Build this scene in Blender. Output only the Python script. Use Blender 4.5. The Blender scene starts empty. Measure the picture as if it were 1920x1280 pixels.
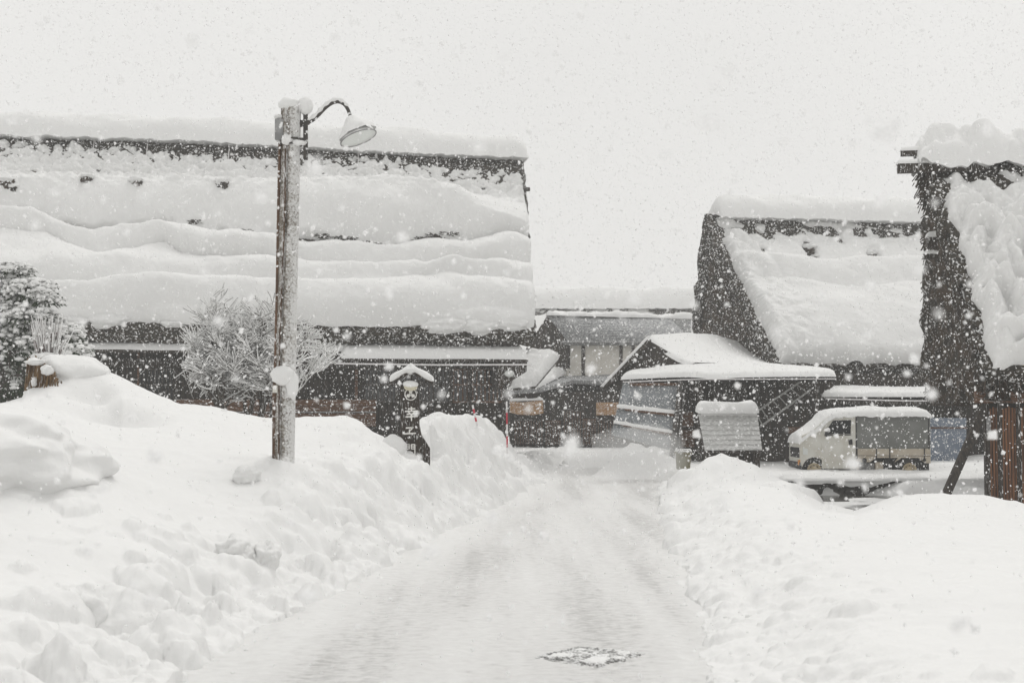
import bpy, math, random
import numpy as np
random.seed(7); np.random.seed(7)
C = bpy.context.scene.collection
F = 2667.0; CAMZ = 1.6; PITCH = math.atan(135/F)
ca, sa = math.cos(PITCH), math.sin(PITCH)

# ------------------------------------------------------------------ measuring helpers
def raydir(px, py):
    cx, cy = (px-960)/F, (640-py)/F
    return np.array([cx, ca-cy*sa, sa+cy*ca])
def P(px, py, d):
    r = raydir(px, py); k = d/r[1]
    return np.array([r[0]*k, d, CAMZ+r[2]*k])

# ------------------------------------------------------------------ noise
_rng = np.random.RandomState(3)
_perm = np.concatenate([_rng.permutation(256)]*3)
_g3 = _rng.normal(size=(256, 3)); _g3 /= np.linalg.norm(_g3, axis=1)[:, None]
def perlin(x, y, z=0.0):
    x, y, z = np.broadcast_arrays(np.asarray(x, float), np.asarray(y, float), np.asarray(z, float))
    xi, yi, zi = np.floor(x).astype(int), np.floor(y).astype(int), np.floor(z).astype(int)
    xf, yf, zf = x-xi, y-yi, z-zi
    f = lambda t: t*t*t*(t*(t*6-15)+10)
    u, v, w = f(xf), f(yf), f(zf)
    def g(i, j, k):
        h = _perm[_perm[_perm[(xi+i) & 255]+((yi+j) & 255)]+((zi+k) & 255)]
        gr = _g3[h]
        return gr[..., 0]*(xf-i)+gr[..., 1]*(yf-j)+gr[..., 2]*(zf-k)
    L = lambda a, b, t: a+(b-a)*t
    return 1.6*L(L(L(g(0,0,0), g(1,0,0), u), L(g(0,1,0), g(1,1,0), u), v),
                 L(L(g(0,0,1), g(1,0,1), u), L(g(0,1,1), g(1,1,1), u), v), w)
def fbm(x, y, z=0.0, o=3):
    s = 0; a = 1.0
    for i in range(o):
        s = s+a*perlin(np.asarray(x)*2**i+i*17.3, np.asarray(y)*2**i+i*5.1, np.asarray(z)*2**i+i*9.7); a *= .5
    return s
def billow(x, y, z=0.0): return np.abs(perlin(x, y, z))
def sstep(a, b, x):
    t = np.clip((x-a)/(b-a), 0, 1); return t*t*(3-2*t)

# ------------------------------------------------------------------ object helpers
FRAME = {}
def tag(o, label=None, cat=None, group=None, kind=None):
    if label: o['label'] = label
    if cat: o['category'] = cat
    if group: o['group'] = group
    if kind: o['kind'] = kind
    return o
def thing(name, label, cat, loc, rz=0.0, group=None):
    o = bpy.data.objects.new(name, None); C.objects.link(o)
    o.location = [float(a) for a in loc]; o.rotation_euler = (0, 0, rz); o.empty_display_size = .2
    FRAME[o.name] = (np.array(loc, float), rz)
    return tag(o, label, cat, group)
class MB:
    def __init__(s): s.V = []; s.F = []; s.n = 0
    def add(s, v, f):
        v = np.asarray(v, float).reshape(-1, 3); s.V.append(v)
        n = s.n; s.F.extend([tuple(i+n for i in q) for q in f]); s.n += len(v); return s
    def prism(s, pts, vec):
        p = np.asarray(pts, float); n = len(p); q = p+np.asarray(vec, float)
        f = [tuple(range(n)), tuple(range(2*n-1, n-1, -1))]
        f += [(i, i+n, (i+1) % n+n, (i+1) % n) for i in range(n)]
        return s.add(np.vstack([p, q]), f)
    def box(s, a, b):
        (x0, y0, z0), (x1, y1, z1) = a, b
        return s.prism([(x0, y0, z0), (x1, y0, z0), (x1, y0, z1), (x0, y0, z1)], (0, y1-y0, 0))
    def pbox(s, x0, y0, x1, y1, d, depth):
        """box whose front face at distance d fills the given picture measurements"""
        a, b, c, e = P(x0, y1, d), P(x1, y1, d), P(x1, y0, d), P(x0, y0, d)
        return s.prism([a, b, c, e], (0, depth, 0))
    def ppoly(s, pts, d, depth): return s.prism([P(x, y, d) for x, y in pts], (0, depth, 0))
    def bar(s, a, b, w, h, up=(0, 0, 1)):
        a, b, up = np.array(a, float), np.array(b, float), np.array(up, float)
        t = (b-a)/np.linalg.norm(b-a); r = np.cross(t, up); r /= np.linalg.norm(r)+1e-9; u = np.cross(r, t)
        r, u = r*w/2, u*h/2
        return s.prism([a-r-u, a+r-u, a+r+u, a-r+u], b-a)
    def tube(s, pts, rad, n=8, caps=True):
        p = np.asarray(pts, float); m = len(p); rad = np.broadcast_to(np.asarray(rad, float), (m,))
        t = np.gradient(p, axis=0); t /= np.linalg.norm(t, axis=1)[:, None]+1e-12
        ref = np.array([0, 0, 1.0]) if abs(t[0][2]) < .9 else np.array([1.0, 0, 0])
        r = np.cross(t[0], ref); r /= np.linalg.norm(r)
        ang = np.arange(n)*2*math.pi/n; V = []
        for i in range(m):
            r = r-t[i]*np.dot(r, t[i]); r /= np.linalg.norm(r)+1e-12; b = np.cross(t[i], r)
            V.append(p[i]+rad[i]*(np.cos(ang)[:, None]*r+np.sin(ang)[:, None]*b))
        f = [(i*n+k, i*n+(k+1) % n, (i+1)*n+(k+1) % n, (i+1)*n+k) for i in range(m-1) for k in range(n)]
        if caps: f += [tuple(range(n-1, -1, -1)), tuple(range((m-1)*n, m*n))]
        return s.add(np.vstack(V), f)
    def grid(s, A, close=False, flip=False):
        A = np.asarray(A, float); a, b = A.shape[:2]
        i = np.arange(a*b).reshape(a, b)
        q = np.stack([i[:-1, :-1], i[1:, :-1], i[1:, 1:], i[:-1, 1:]], -1).reshape(-1, 4)
        if close:
            q = np.vstack([q, np.stack([i[:-1, -1], i[1:, -1], i[1:, 0], i[:-1, 0]], -1)])
        if flip: q = q[:, ::-1]
        return s.add(A.reshape(-1, 3), [tuple(r) for r in q.tolist()])
    def lathe(s, prof, c, axis=(0, 0, 1), n=24):
        """prof: list of (radius, along)"""
        ax = np.array(axis, float); ax /= np.linalg.norm(ax)
        ref = np.array([1.0, 0, 0]) if abs(ax[0]) < .9 else np.array([0, 1.0, 0])
        r = np.cross(ax, ref); r /= np.linalg.norm(r); b = np.cross(ax, r)
        an = np.arange(n)*2*math.pi/n
        A = [[np.array(c)+ax*h+q*(math.cos(k)*r+math.sin(k)*b) for k in an] for q, h in prof]
        return s.grid(A, close=True)
    def build(s, name, mat, parent=None, smooth=False, local=False, bevel=0.0, seg=2):
        V = np.vstack(s.V)
        fr = FRAME.get(parent.name) if parent else None
        if fr is not None and not local:
            V = V-fr[0]; c, q = math.cos(-fr[1]), math.sin(-fr[1])
            V = np.column_stack([V[:, 0]*c-V[:, 1]*q, V[:, 0]*q+V[:, 1]*c, V[:, 2]])
        me = bpy.data.meshes.new(name)
        me.from_pydata(V.tolist(), [], s.F); me.update()
        if smooth: me.polygons.foreach_set('use_smooth', [True]*len(me.polygons))
        me.materials.append(mat)
        o = bpy.data.objects.new(name, me); C.objects.link(o)
        if parent: o.parent = parent
        if fr is not None: FRAME[o.name] = fr
        import bmesh
        if len(s.F) < 60000:
            bm = bmesh.new(); bm.from_mesh(me); bmesh.ops.recalc_face_normals(bm, faces=bm.faces); bm.to_mesh(me); bm.free()
        if bevel:
            m = o.modifiers.new('bevel', 'BEVEL'); m.width = bevel; m.segments = seg; m.limit_method = 'ANGLE'
        return o
def blob(mb, c, rad, seed=0.0, amp=.18, freq=1.6, nu=28, nv=20, sq=2.0, oc=3):
    """a lumpy rounded mass of snow"""
    th = np.linspace(0, 2*math.pi, nu, endpoint=False)[None, :]; ph = np.linspace(.001, math.pi-.001, nv)[:, None]
    e = 2.0/sq
    sg = lambda t: np.sign(t)*np.abs(t)**e
    x, y, z = sg(np.sin(ph))*sg(np.cos(th)), sg(np.sin(ph))*sg(np.sin(th)), sg(np.cos(ph))+0*th
    k = 1+amp*fbm(x*freq+seed, y*freq+seed*1.7, z*freq-seed, oc)
    A = np.stack([c[0]+rad[0]*x*k, c[1]+rad[1]*y*k, c[2]+rad[2]*z*k], -1)
    mb.grid(A, close=True, flip=True); return mb
def slab(mb, p00, p10, p11, p01, T, nu=80, nv=16, edge=.16, seed=0.0, amp=.12, up=(0, 0, 1), sag=0.0, freq=1.3):
    """pillow of settled snow on the quad p00-p10-p11-p01 (p00-p10 is the lower edge)"""
    p00, p10, p11, p01, up = [np.array(a, float) for a in (p00, p10, p11, p01, up)]
    a = (1-np.cos(np.linspace(0, math.pi, nu)))/2; a = .6*np.linspace(0, 1, nu)+.4*a
    b = (1-np.cos(np.linspace(0, math.pi, nv)))/2
    u, v = a[:, None, None], b[None, :, None]
    base = (1-u)*(1-v)*p00+u*(1-v)*p10+u*v*p11+(1-u)*v*p01
    Lu, Lv = np.linalg.norm(p10-p00), np.linalg.norm(p01-p00)
    du, dv = np.minimum(u, 1-u)[..., 0]*Lu, np.minimum(v, 1-v)[..., 0]*Lv
    eu = min(edge, Lu/2); ev = min(edge, Lv/2)
    pr = lambda d, e: np.sqrt(np.clip(1-(1-np.minimum(d/e, 1))**2, 0, 1))
    k = np.minimum(pr(du, eu), pr(dv, ev))*(.75+.25*pr(du, eu)*pr(dv, ev))
    n = fbm(base[..., 0]*freq+seed, base[..., 1]*freq+seed, base[..., 2]*freq*2+seed*2, 3)
    h = T*k*(1+amp*1.5*n)
    A = base+up*h[..., None]
    A[..., 2] -= sag*(1-v[..., 0])*np.clip(.5+n[:, :], 0, 1)
    mb.grid(A)
    mb.add([p00, p10, p11, p01], [(3, 2, 1, 0)])
    return mb

# ------------------------------------------------------------------ materials
def _n(nt, t, **kw):
    n = nt.nodes.new(t)
    for k, v in kw.items(): setattr(n, k, v)
    return n
def mat(name, col, col2=None, rough=.85, scale=6.0, lo=.4, hi=.6, stretch=(1, 1, 1), bump=0.0, bscale=30.0, dust=0.0, dscale=9.0, spec=.3, metal=0.0, detail=4.0, emis=None):
    m = bpy.data.materials.new(name); m.use_nodes = True; nt = m.node_tree
    b = nt.nodes['Principled BSDF']; b.inputs['Roughness'].default_value = rough
    b.inputs['Specular IOR Level'].default_value = spec; b.inputs['Metallic'].default_value = metal
    tc = _n(nt, 'ShaderNodeTexCoord'); mp = _n(nt, 'ShaderNodeMapping'); mp.inputs['Scale'].default_value = stretch
    nt.links.new(tc.outputs['Object'], mp.inputs['Vector'])
    def noise(sc, det=detail):
        n = _n(nt, 'ShaderNodeTexNoise'); n.inputs['Scale'].default_value = sc; n.inputs['Detail'].default_value = det
        nt.links.new(mp.outputs['Vector'], n.inputs['Vector']); return n
    def ramp(src, a, c):
        r = _n(nt, 'ShaderNodeMapRange'); r.inputs['From Min'].default_value = a; r.inputs['From Max'].default_value = c
        nt.links.new(src.outputs['Fac'], r.inputs['Value']); return r
    out = None
    if col2 is not None:
        mx = _n(nt, 'ShaderNodeMix', data_type='RGBA'); mx.inputs[6].default_value = (*col, 1); mx.inputs[7].default_value = (*col2, 1)
        nt.links.new(ramp(noise(scale), lo, hi).outputs[0], mx.inputs[0]); out = mx.outputs[2]
    else: b.inputs['Base Color'].default_value = (*col, 1)
    if dust > 0:   # snow blown on and stuck to the surface
        mx = _n(nt, 'ShaderNodeMix', data_type='RGBA'); mx.inputs[7].default_value = (.8, .8, .8, 1)
        if out is None: mx.inputs[6].default_value = (*col, 1)
        else: nt.links.new(out, mx.inputs[6])
        n = noise(dscale, 6.0); nt.links.new(ramp(n, .62-dust*.3, .68-dust*.26).outputs[0], mx.inputs[0]); out = mx.outputs[2]
    if out is not None: nt.links.new(out, b.inputs['Base Color'])
    if bump > 0:
        bp = _n(nt, 'ShaderNodeBump'); bp.inputs['Strength'].default_value = bump; bp.inputs['Distance'].default_value = .03
        nt.links.new(noise(bscale, 6.0).outputs['Fac'], bp.inputs['Height']); nt.links.new(bp.outputs[0], b.inputs['Normal'])
    return m
def snow_mat():
    m = bpy.data.materials.new('snow'); m.use_nodes = True; nt = m.node_tree; b = nt.nodes['Principled BSDF']
    b.inputs['Base Color'].default_value = (.775, .775, .768, 1); b.inputs['Roughness'].default_value = .75; b.inputs['Specular IOR Level'].default_value = .15
    tc = _n(nt, 'ShaderNodeTexCoord')
    n1 = _n(nt, 'ShaderNodeTexNoise'); n1.inputs['Scale'].default_value = 9; n1.inputs['Detail'].default_value = 8; n1.inputs['Roughness'].default_value = .65
    nt.links.new(tc.outputs['Object'], n1.inputs['Vector'])
    bp = _n(nt, 'ShaderNodeBump'); bp.inputs['Strength'].default_value = .32; bp.inputs['Distance'].default_value = .05
    nt.links.new(n1.outputs['Fac'], bp.inputs['Height']); nt.links.new(bp.outputs[0], b.inputs['Normal'])
    return m
M = {}
M['snow'] = snow_mat()
M['darkwood'] = mat('dark_wood', (.026, .021, .017), (.045, .034, .026), scale=5, stretch=(6, 6, .7), bump=.3, dust=.1, dscale=14)
M['darkplank'] = mat('dark_planks', (.02, .017, .015), (.05, .04, .032), scale=4, stretch=(7, 7, .5), bump=.3)
M['brownwood'] = mat('brown_wood', (.15, .075, .04), (.085, .045, .027), scale=5, stretch=(1, 1, 8), bump=.3, dust=.06)
M['redwood'] = mat('reddish_slat_wood', (.27, .125, .06), (.13, .06, .032), scale=3, stretch=(9, 9, .6), bump=.4)
M['thatch'] = mat('weathered_thatch', (.028, .025, .02), (.06, .05, .038), scale=9, bump=.8, bscale=40, dust=.18, dscale=16)
M['thatchcut'] = mat('cut_thatch_verge', (.026, .021, .016), (.06, .042, .028), scale=4, bump=.9, bscale=35, dust=.05, dscale=20)
M['straw'] = mat('straw', (.25, .16, .08), (.10, .06, .03), scale=10, stretch=(3, 3, .5), bump=.7, dust=.12, dscale=9)
M['white'] = mat('white_plaster', (.80, .77, .71), (.72, .69, .63), scale=2, rough=.9)
M['greyroof'] = mat('grey_roof', (.13, .135, .14), (.2, .205, .21), scale=3, stretch=(1, 6, 20), bump=.2, dust=.3, dscale=12)
M['signboard'] = mat('tan_signboard', (.44, .26, .13), (.34, .19, .09), scale=3, stretch=(1, 1, 6), dust=.16, dscale=14)
M['bluesheet'] = mat('blue_grey_sheet', (.22, .235, .25), (.165, .18, .19), scale=3, rough=.45, spec=.5, dust=.1, dscale=26)
M['blue'] = mat('blue_tarp', (.14, .17, .22), (.17, .2, .245), scale=3, rough=.6, dust=.06, dscale=24)
M['metal'] = mat('galvanised_metal', (.3, .3, .3), (.22, .22, .22), scale=8, rough=.5, metal=.3, dust=.2, dscale=18)
M['alu'] = mat('aluminium_ladder', (.42, .42, .41), rough=.45, metal=.3)
M['iron'] = mat('dark_iron', (.045, .042, .04), (.07, .062, .055), scale=14, rough=.6, dust=.16, dscale=20)
M['rust'] = mat('brown_pipe', (.12, .065, .035), (.075, .042, .025), scale=7, rough=.6, dust=.08, dscale=18)
M['rubber'] = mat('tyre_rubber', (.02, .02, .02), rough=.8, dust=.12, dscale=14)
M['paint'] = mat('grimy_white_paint', (.66, .65, .6), (.58, .56, .5), scale=3, rough=.5, spec=.4)
M['beige'] = mat('dirty_cream_panel', (.52, .47, .39), (.43, .37, .29), scale=5, rough=.6)
M['hub'] = mat('cream_wheel', (.52, .44, .31), (.42, .34, .22), scale=9, rough=.6)
M['canvas'] = mat('grey_canvas', (.20, .205, .195), (.16, .165, .155), scale=2.5, rough=.9, bump=.15, bscale=8)
M['glass'] = mat('dark_glass', (.02, .022, .024), rough=.08, spec=.6)
M['black'] = mat('black_plastic', (.025, .025, .027), rough=.5)
M['orange'] = mat('orange_lens', (.6, .25, .04), rough=.3)
M['lens'] = mat('frosted_glass_lens', (.66, .68, .66), rough=.3)
M['lampwhite'] = mat('white_metal_shade', (.74, .74, .73), (.64, .64, .63), scale=8, rough=.5)
M['cream'] = mat('cream_paper', (.62, .58, .45), (.5, .46, .34), scale=6)
M['red'] = mat('red_paint', (.5, .03, .06), rough=.5)
M['pinkwhite'] = mat('white_pole_paint', (.74, .72, .72), rough=.5)
M['bark'] = mat('dark_bark', (.05, .042, .036), (.085, .072, .06), scale=20, bump=.4, dust=.12, dscale=24)
M['twig'] = mat('reddish_twig', (.085, .055, .05), rough=.9)
M['needle'] = mat('dark_green_needles', (.03, .045, .026), (.05, .07, .042), scale=4, rough=.8)
M['bin'] = mat('olive_box', (.22, .2, .13), (.17, .155, .1), scale=6, dust=.08)
M['stone'] = mat('wet_stone', (.07, .065, .06), (.035, .033, .03), scale=4, bump=.5, dust=.1, dscale=9)
M['ink'] = mat('white_lettering', (.78, .77, .74), rough=.8)
M['grate'] = mat('worn_grey_grate', (.24, .24, .235), (.36, .36, .35), scale=30, dust=.5, dscale=30)
M['plank'] = mat('snow_plastered_planks', (.42, .42, .41), (.68, .68, .67), scale=22, stretch=(.7, 1, 2.2), lo=.36, hi=.64, bump=.3, detail=6)
def pole_mat():
    """weathered log with snow plastered on it by the wind"""
    m = mat('weathered_log', (.20, .175, .145), (.10, .08, .06), scale=7, stretch=(1.4, 1.4, .6), bump=.6, rough=.9)
    nt = m.node_tree; b = nt.nodes['Principled BSDF']; src = b.inputs['Base Color'].links[0].from_socket
    g = _n(nt, 'ShaderNodeNewGeometry'); s_ = _n(nt, 'ShaderNodeSeparateXYZ'); nt.links.new(g.outputs['Normal'], s_.inputs[0])
    tc = _n(nt, 'ShaderNodeTexCoord'); n1 = _n(nt, 'ShaderNodeTexNoise'); n1.inputs['Scale'].default_value = 38; n1.inputs['Detail'].default_value = 7; n1.inputs['Roughness'].default_value = .7
    n2 = _n(nt, 'ShaderNodeTexNoise'); n2.inputs['Scale'].default_value = 4.5; n2.inputs['Detail'].default_value = 4
    nt.links.new(tc.outputs['Object'], n1.inputs['Vector']); nt.links.new(tc.outputs['Object'], n2.inputs['Vector'])
    # driven against one flank by the wind: thickest there, thinning round the log
    a = _n(nt, 'ShaderNodeMath', operation='MULTIPLY_ADD'); a.inputs[1].default_value = .11; nt.links.new(s_.outputs['X'], a.inputs[0]); nt.links.new(n1.outputs['Fac'], a.inputs[2])
    c = _n(nt, 'ShaderNodeMath', operation='MULTIPLY_ADD'); c.inputs[1].default_value = .35; nt.links.new(n2.outputs['Fac'], c.inputs[0]); nt.links.new(a.outputs[0], c.inputs[2])
    r = _n(nt, 'ShaderNodeMapRange'); r.inputs['From Min'].default_value = .57; r.inputs['From Max'].default_value = .77; r.inputs['To Max'].default_value = .85; nt.links.new(c.outputs[0], r.inputs['Value'])
    mx = _n(nt, 'ShaderNodeMix', data_type='RGBA'); mx.inputs[7].default_value = (.74, .74, .735, 1)
    nt.links.new(src, mx.inputs[6]); nt.links.new(r.outputs[0], mx.inputs[0]); nt.links.new(mx.outputs[2], b.inputs['Base Color'])
    return m
M['pole'] = pole_mat()
M['crack'] = mat('dark_split_wood', (.055, .032, .02), (.1, .06, .035), scale=6, stretch=(4, 4, .6), bump=.4, dust=.2, dscale=16)
def road_mat():
    m = bpy.data.materials.new('packed_road_snow'); m.use_nodes = True; nt = m.node_tree; b = nt.nodes['Principled BSDF']
    b.inputs['Roughness'].default_value = .55; b.inputs['Specular IOR Level'].default_value = .3
    tc = _n(nt, 'ShaderNodeTexCoord')
    def mapped(rot, sc):
        mp = _n(nt, 'ShaderNodeMapping'); mp.inputs['Rotation'].default_value = (0, 0, rot); mp.inputs['Scale'].default_value = sc
        nt.links.new(tc.outputs['Object'], mp.inputs['Vector']); return mp
    def noise(mp, s, d, r=.55):
        n = _n(nt, 'ShaderNodeTexNoise'); n.inputs['Scale'].default_value = s; n.inputs['Detail'].default_value = d; n.inputs['Roughness'].default_value = r
        nt.links.new(mp.outputs[0], n.inputs['Vector']); return n
    sp = _n(nt, 'ShaderNodeSeparateXYZ'); nt.links.new(tc.outputs['Object'], sp.inputs[0])
    def M_(op, a, b_=None, c_=None):
        n = _n(nt, 'ShaderNodeMath', operation=op)
        for k, v in enumerate((a, b_, c_)):
            if v is None: continue
            if isinstance(v, (int, float)): n.inputs[k].default_value = v
            else: nt.links.new(v, n.inputs[k])
        return n.outputs[0]
    # metres across the lane, wandering a little
    nw = noise(mapped(0, (.25, .16, 1)), 1.0, 2)
    u = M_('SUBTRACT', sp.outputs['X'], M_('MULTIPLY', sp.outputs['Y'], .105)); u = M_('ADD', u, M_('MULTIPLY', M_('SUBTRACT', nw.outputs['Fac'], .5), .9))
    cu = _n(nt, 'ShaderNodeValToRGB'); un = M_('DIVIDE', M_('ADD', u, 3.2), 3.6); nt.links.new(un, cu.inputs[0])
    e = cu.color_ramp.elements; e[0].position = .02; e[0].color = (.80,)*3+(1,); e[1].position = 1; e[1].color = (.80,)*3+(1,)
    for p_, v_ in ((.14, .78), (.27, .42), (.42, .36), (.52, .56), (.60, .56), (.70, .38), (.82, .34), (.89, .50), (.95, .78)): k = e.new(p_); k.color = (v_,)*3+(1,)
    al = math.atan(.105)
    n1 = noise(mapped(al, (2.2, .10, 1)), 1.0, 4)          # long wheel polish
    n2 = noise(mapped(al, (9, 16, 1)), 1.0, 9, .72)        # scraped, rippled grain across the lane
    n3 = noise(mapped(0, (.7, .35, 1)), 1.0, 5)            # patches of fresh powder
    f = M_('MULTIPLY_ADD', M_('SUBTRACT', n1.outputs['Fac'], .5), 1.3, cu.outputs[0])
    f = M_('MULTIPLY_ADD', M_('SUBTRACT', n2.outputs['Fac'], .5), 2.1, f)
    f = M_('MULTIPLY_ADD', M_('SUBTRACT', n3.outputs['Fac'], .5), .55, f)
    r = _n(nt, 'ShaderNodeValToRGB'); e = r.color_ramp.elements
    e[0].position = .0; e[0].color = (.48, .475, .465, 1); e[1].position = .95; e[1].color = (.775, .775, .765, 1)
    k = r.color_ramp.elements.new(.38); k.color = (.68, .675, .665, 1)
    nt.links.new(f, r.inputs[0]); nt.links.new(r.outputs[0], b.inputs['Base Color'])
    bp = _n(nt, 'ShaderNodeBump'); bp.inputs['Strength'].default_value = .8; bp.inputs['Distance'].default_value = .03
    nt.links.new(n2.outputs['Fac'], bp.inputs['Height']); nt.links.new(bp.outputs[0], b.inputs['Normal'])
    return m
M['road'] = road_mat()
def water_mat():
    m = bpy.data.materials.new('pond_water'); m.use_nodes = True; b = m.node_tree.nodes['Principled BSDF']
    b.inputs['Base Color'].default_value = (.07, .068, .06, 1); b.inputs['Roughness'].default_value = .18; b.inputs['Specular IOR Level'].default_value = .35
    return m
M['water'] = water_mat()
def flake_mat():
    m = bpy.data.materials.new('snowflake'); m.use_nodes = True; nt = m.node_tree; nt.nodes.clear()
    o = _n(nt, 'ShaderNodeOutputMaterial'); d = _n(nt, 'ShaderNodeBsdfDiffuse'); t = _n(nt, 'ShaderNodeBsdfTranslucent'); mx = _n(nt, 'ShaderNodeMixShader')
    d.inputs[0].default_value = t.inputs[0].default_value = (.97, .97, .97, 1); mx.inputs[0].default_value = .55
    nt.links.new(d.outputs[0], mx.inputs[1]); nt.links.new(t.outputs[0], mx.inputs[2])
    tr = _n(nt, 'ShaderNodeBsdfTransparent'); m2 = _n(nt, 'ShaderNodeMixShader'); m2.inputs[0].default_value = .2
    nt.links.new(mx.outputs[0], m2.inputs[1]); nt.links.new(tr.outputs[0], m2.inputs[2]); nt.links.new(m2.outputs[0], o.inputs[0]); return m
M['flake'] = flake_mat()

# ------------------------------------------------------------------ camera, sky, sun, air
cam = bpy.data.cameras.new('camera'); co = bpy.data.objects.new('camera', cam); C.objects.link(co)
cam.sensor_width = 36.0; cam.lens = 36.0*F/1920; cam.clip_end = 2000; cam.clip_start = .05
co.location = (0, 0, CAMZ); co.rotation_euler = (math.pi/2+PITCH, 0, 0)
cam.dof.use_dof = True; cam.dof.focus_distance = 22; cam.dof.aperture_fstop = 3.6
bpy.context.scene.camera = co
w = bpy.data.worlds.new('World'); bpy.context.scene.world = w; w.use_nodes = True; nt = w.node_tree
bg = nt.nodes['Background']
SUN_EL, SUN_AZ = math.radians(62), math.radians(25)
sky = _n(nt, 'ShaderNodeTexSky', sky_type='NISHITA'); sky.sun_disc = False; sky.sun_elevation = SUN_EL; sky.sun_rotation = SUN_AZ; sky.dust_density = 4
hs = _n(nt, 'ShaderNodeHueSaturation'); hs.inputs['Saturation'].default_value = .05
nt.links.new(sky.outputs[0], hs.inputs['Color'])
# thick even cloud: brighter towards the zenith than at the horizon (overcast sky)
geo = _n(nt, 'ShaderNodeTexCoord'); sx = _n(nt, 'ShaderNodeSeparateXYZ'); nt.links.new(geo.outputs['Generated'], sx.inputs[0])
mr = _n(nt, 'ShaderNodeMapRange'); mr.inputs['From Min'].default_value = 0.02; mr.inputs['From Max'].default_value = 1; mr.inputs['To Min'].default_value = 8.2; mr.inputs['To Max'].default_value = 8.6
nt.links.new(sx.outputs['Z'], mr.inputs['Value'])
cn = _n(nt, 'ShaderNodeTexNoise'); cn.inputs['Scale'].default_value = 2.2; cn.inputs['Detail'].default_value = 3; nt.links.new(geo.outputs['Generated'], cn.inputs['Vector'])
cr = _n(nt, 'ShaderNodeMapRange'); cr.inputs['From Min'].default_value = .3; cr.inputs['From Max'].default_value = .7; cr.inputs['To Min'].default_value = .965; cr.inputs['To Max'].default_value = 1.035
nt.links.new(cn.outputs['Fac'], cr.inputs['Value'])
mu = _n(nt, 'ShaderNodeMath', operation='MULTIPLY'); nt.links.new(mr.outputs[0], mu.inputs[0]); nt.links.new(cr.outputs[0], mu.inputs[1])
cl = _n(nt, 'ShaderNodeMix', data_type='RGBA', blend_type='MULTIPLY'); cl.inputs[0].default_value = 1; cl.inputs[7].default_value = (1.0, .992, .972, 1)
nt.links.new(mu.outputs[0], cl.inputs[6])
mx = _n(nt, 'ShaderNodeMix', data_type='RGBA'); mx.inputs[0].default_value = .96
nt.links.new(hs.outputs[0], mx.inputs[6]); nt.links.new(cl.outputs[2], mx.inputs[7]); nt.links.new(mx.outputs[2], bg.inputs[0]); bg.inputs[1].default_value = .1
sun = bpy.data.lights.new('sun', 'SUN'); sun.energy = 1.12; sun.angle = math.radians(40); sun.color = (1, .98, .95)
so = bpy.data.objects.new('sun', sun); C.objects.link(so); so.location = (0, 0, 40)
so.rotation_euler = (math.pi/2-SUN_EL, 0, math.pi-SUN_AZ)
vs = bpy.context.scene.view_settings; vs.view_transform = 'Standard'; vs.look = 'None'; vs.exposure = 0.0; vs.gamma = 1; vs.use_curve_mapping = False
bpy.context.scene.cycles.max_bounces = 8; bpy.context.scene.cycles.volume_bounces = 1
bpy.context.scene.cycles.use_adaptive_sampling = True; bpy.context.scene.cycles.adaptive_threshold = .02
try: bpy.context.scene.cycles.use_denoising = True
except Exception: pass
# ------------------------------------------------------------------ terrain
XL = lambda Y: -1.6+.107*(Y-12.4)
XR = lambda Y: 1.2+.1*(Y-11.2)+.26*np.clip((22-Y)/11, 0, 1)
PTS = [ # X, Y, height of the snow
 (-2.3,5,.35),(-3.5,5,.45),(-6,5,.6),(-2.6,8,.30),(-3.2,8,.45),(-5,8,.6),(-8,8,.8),(-2.7,10.5,.28),(-3.3,10.8,.6),(-4.2,10.8,.72),(-5.2,10.8,.75),(-4.3,12.7,1.42),(-5.2,12.7,1.58),(-6.4,12.7,1.66),(-3.5,12.9,1.08),(-6,11,.9),
 (-2.4,14,.5),(-3.15,15,.78),(-3,13,.62),(-5,14.6,1.38),(-7,15,1.55),(-9.5,15,1.7),(-2.6,16,1.06),(-2.2,15.6,.8),(-3.3,17,1.22),
 (-2.16,18,.96),(-1.7,18,.72),(-2.2,20,1.52),(-2.8,20.3,1.55),(-3.5,20,1.58),(-4.65,20.2,1.68),(-5.4,20.2,2.0),(-6.2,20.4,2.34),(-6.7,20.4,2.1),(-7.2,20,1.75),(-9,20,1.75),
 (-4.8,18,1.42),(-6,18,1.55),(-1.75,21,1.1),(-1.55,22,.93),(-2.1,22.4,1.02),(-2.4,24,1.0),(-3.5,24,1.3),(-5,24,1.4),(-8,24,1.5),(-1.3,22.9,1.45),(-1.1,24,1.5),(-.85,26,1.55),(-.5,28,1.5),
 (-.6,24.5,.8),(-.25,27,.7),(.0,30,.6),(.25,32.5,.5),(.5,35,.4),(-1.2,31,1.3),(-3,28,1.1),(-5,30,1.15),(-9,30,1.2),(-14,24,1.5),(-14,34,1.1),(-4,36,.8),(0,38,.5),
 (2,44,.35),(-4,46,.6),(8,46,.5),(14,44,.5),(1.6,5,.3),(2.4,6,.36),(4,6,.42),(2.1,9,.3),(3,9.5,.38),(5,9,.46),(8,9,.55),(2.5,13,.36),(3.4,13,.42),(5,14,.48),(8,15,.5),(2.8,17,.42),(4,18,.42),
 (4.9,20,.44),(6.5,20,.5),(8,20.5,.38),(9,21.5,.25),(8.3,23.5,.15),(10,22,.2),(14,20,.4),(3.3,21,.5),(3.2,28,.3),(4.6,28.5,.25),(4.9,31,.25),(6.5,31.6,.2),(8.5,31.6,.2),(10.5,31.6,.22),
 (6.8,33.2,.24),(8.5,33.2,.23),(10.3,33.2,.26),(9,29,.2),(10.5,27,.3),(12,30,.3),(14,34,.4),(3.5,36,.4),(6,38,.3)]
PTS = np.array(PTS)
def _U(r2): return .5*r2*np.log(r2+1e-9)
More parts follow.
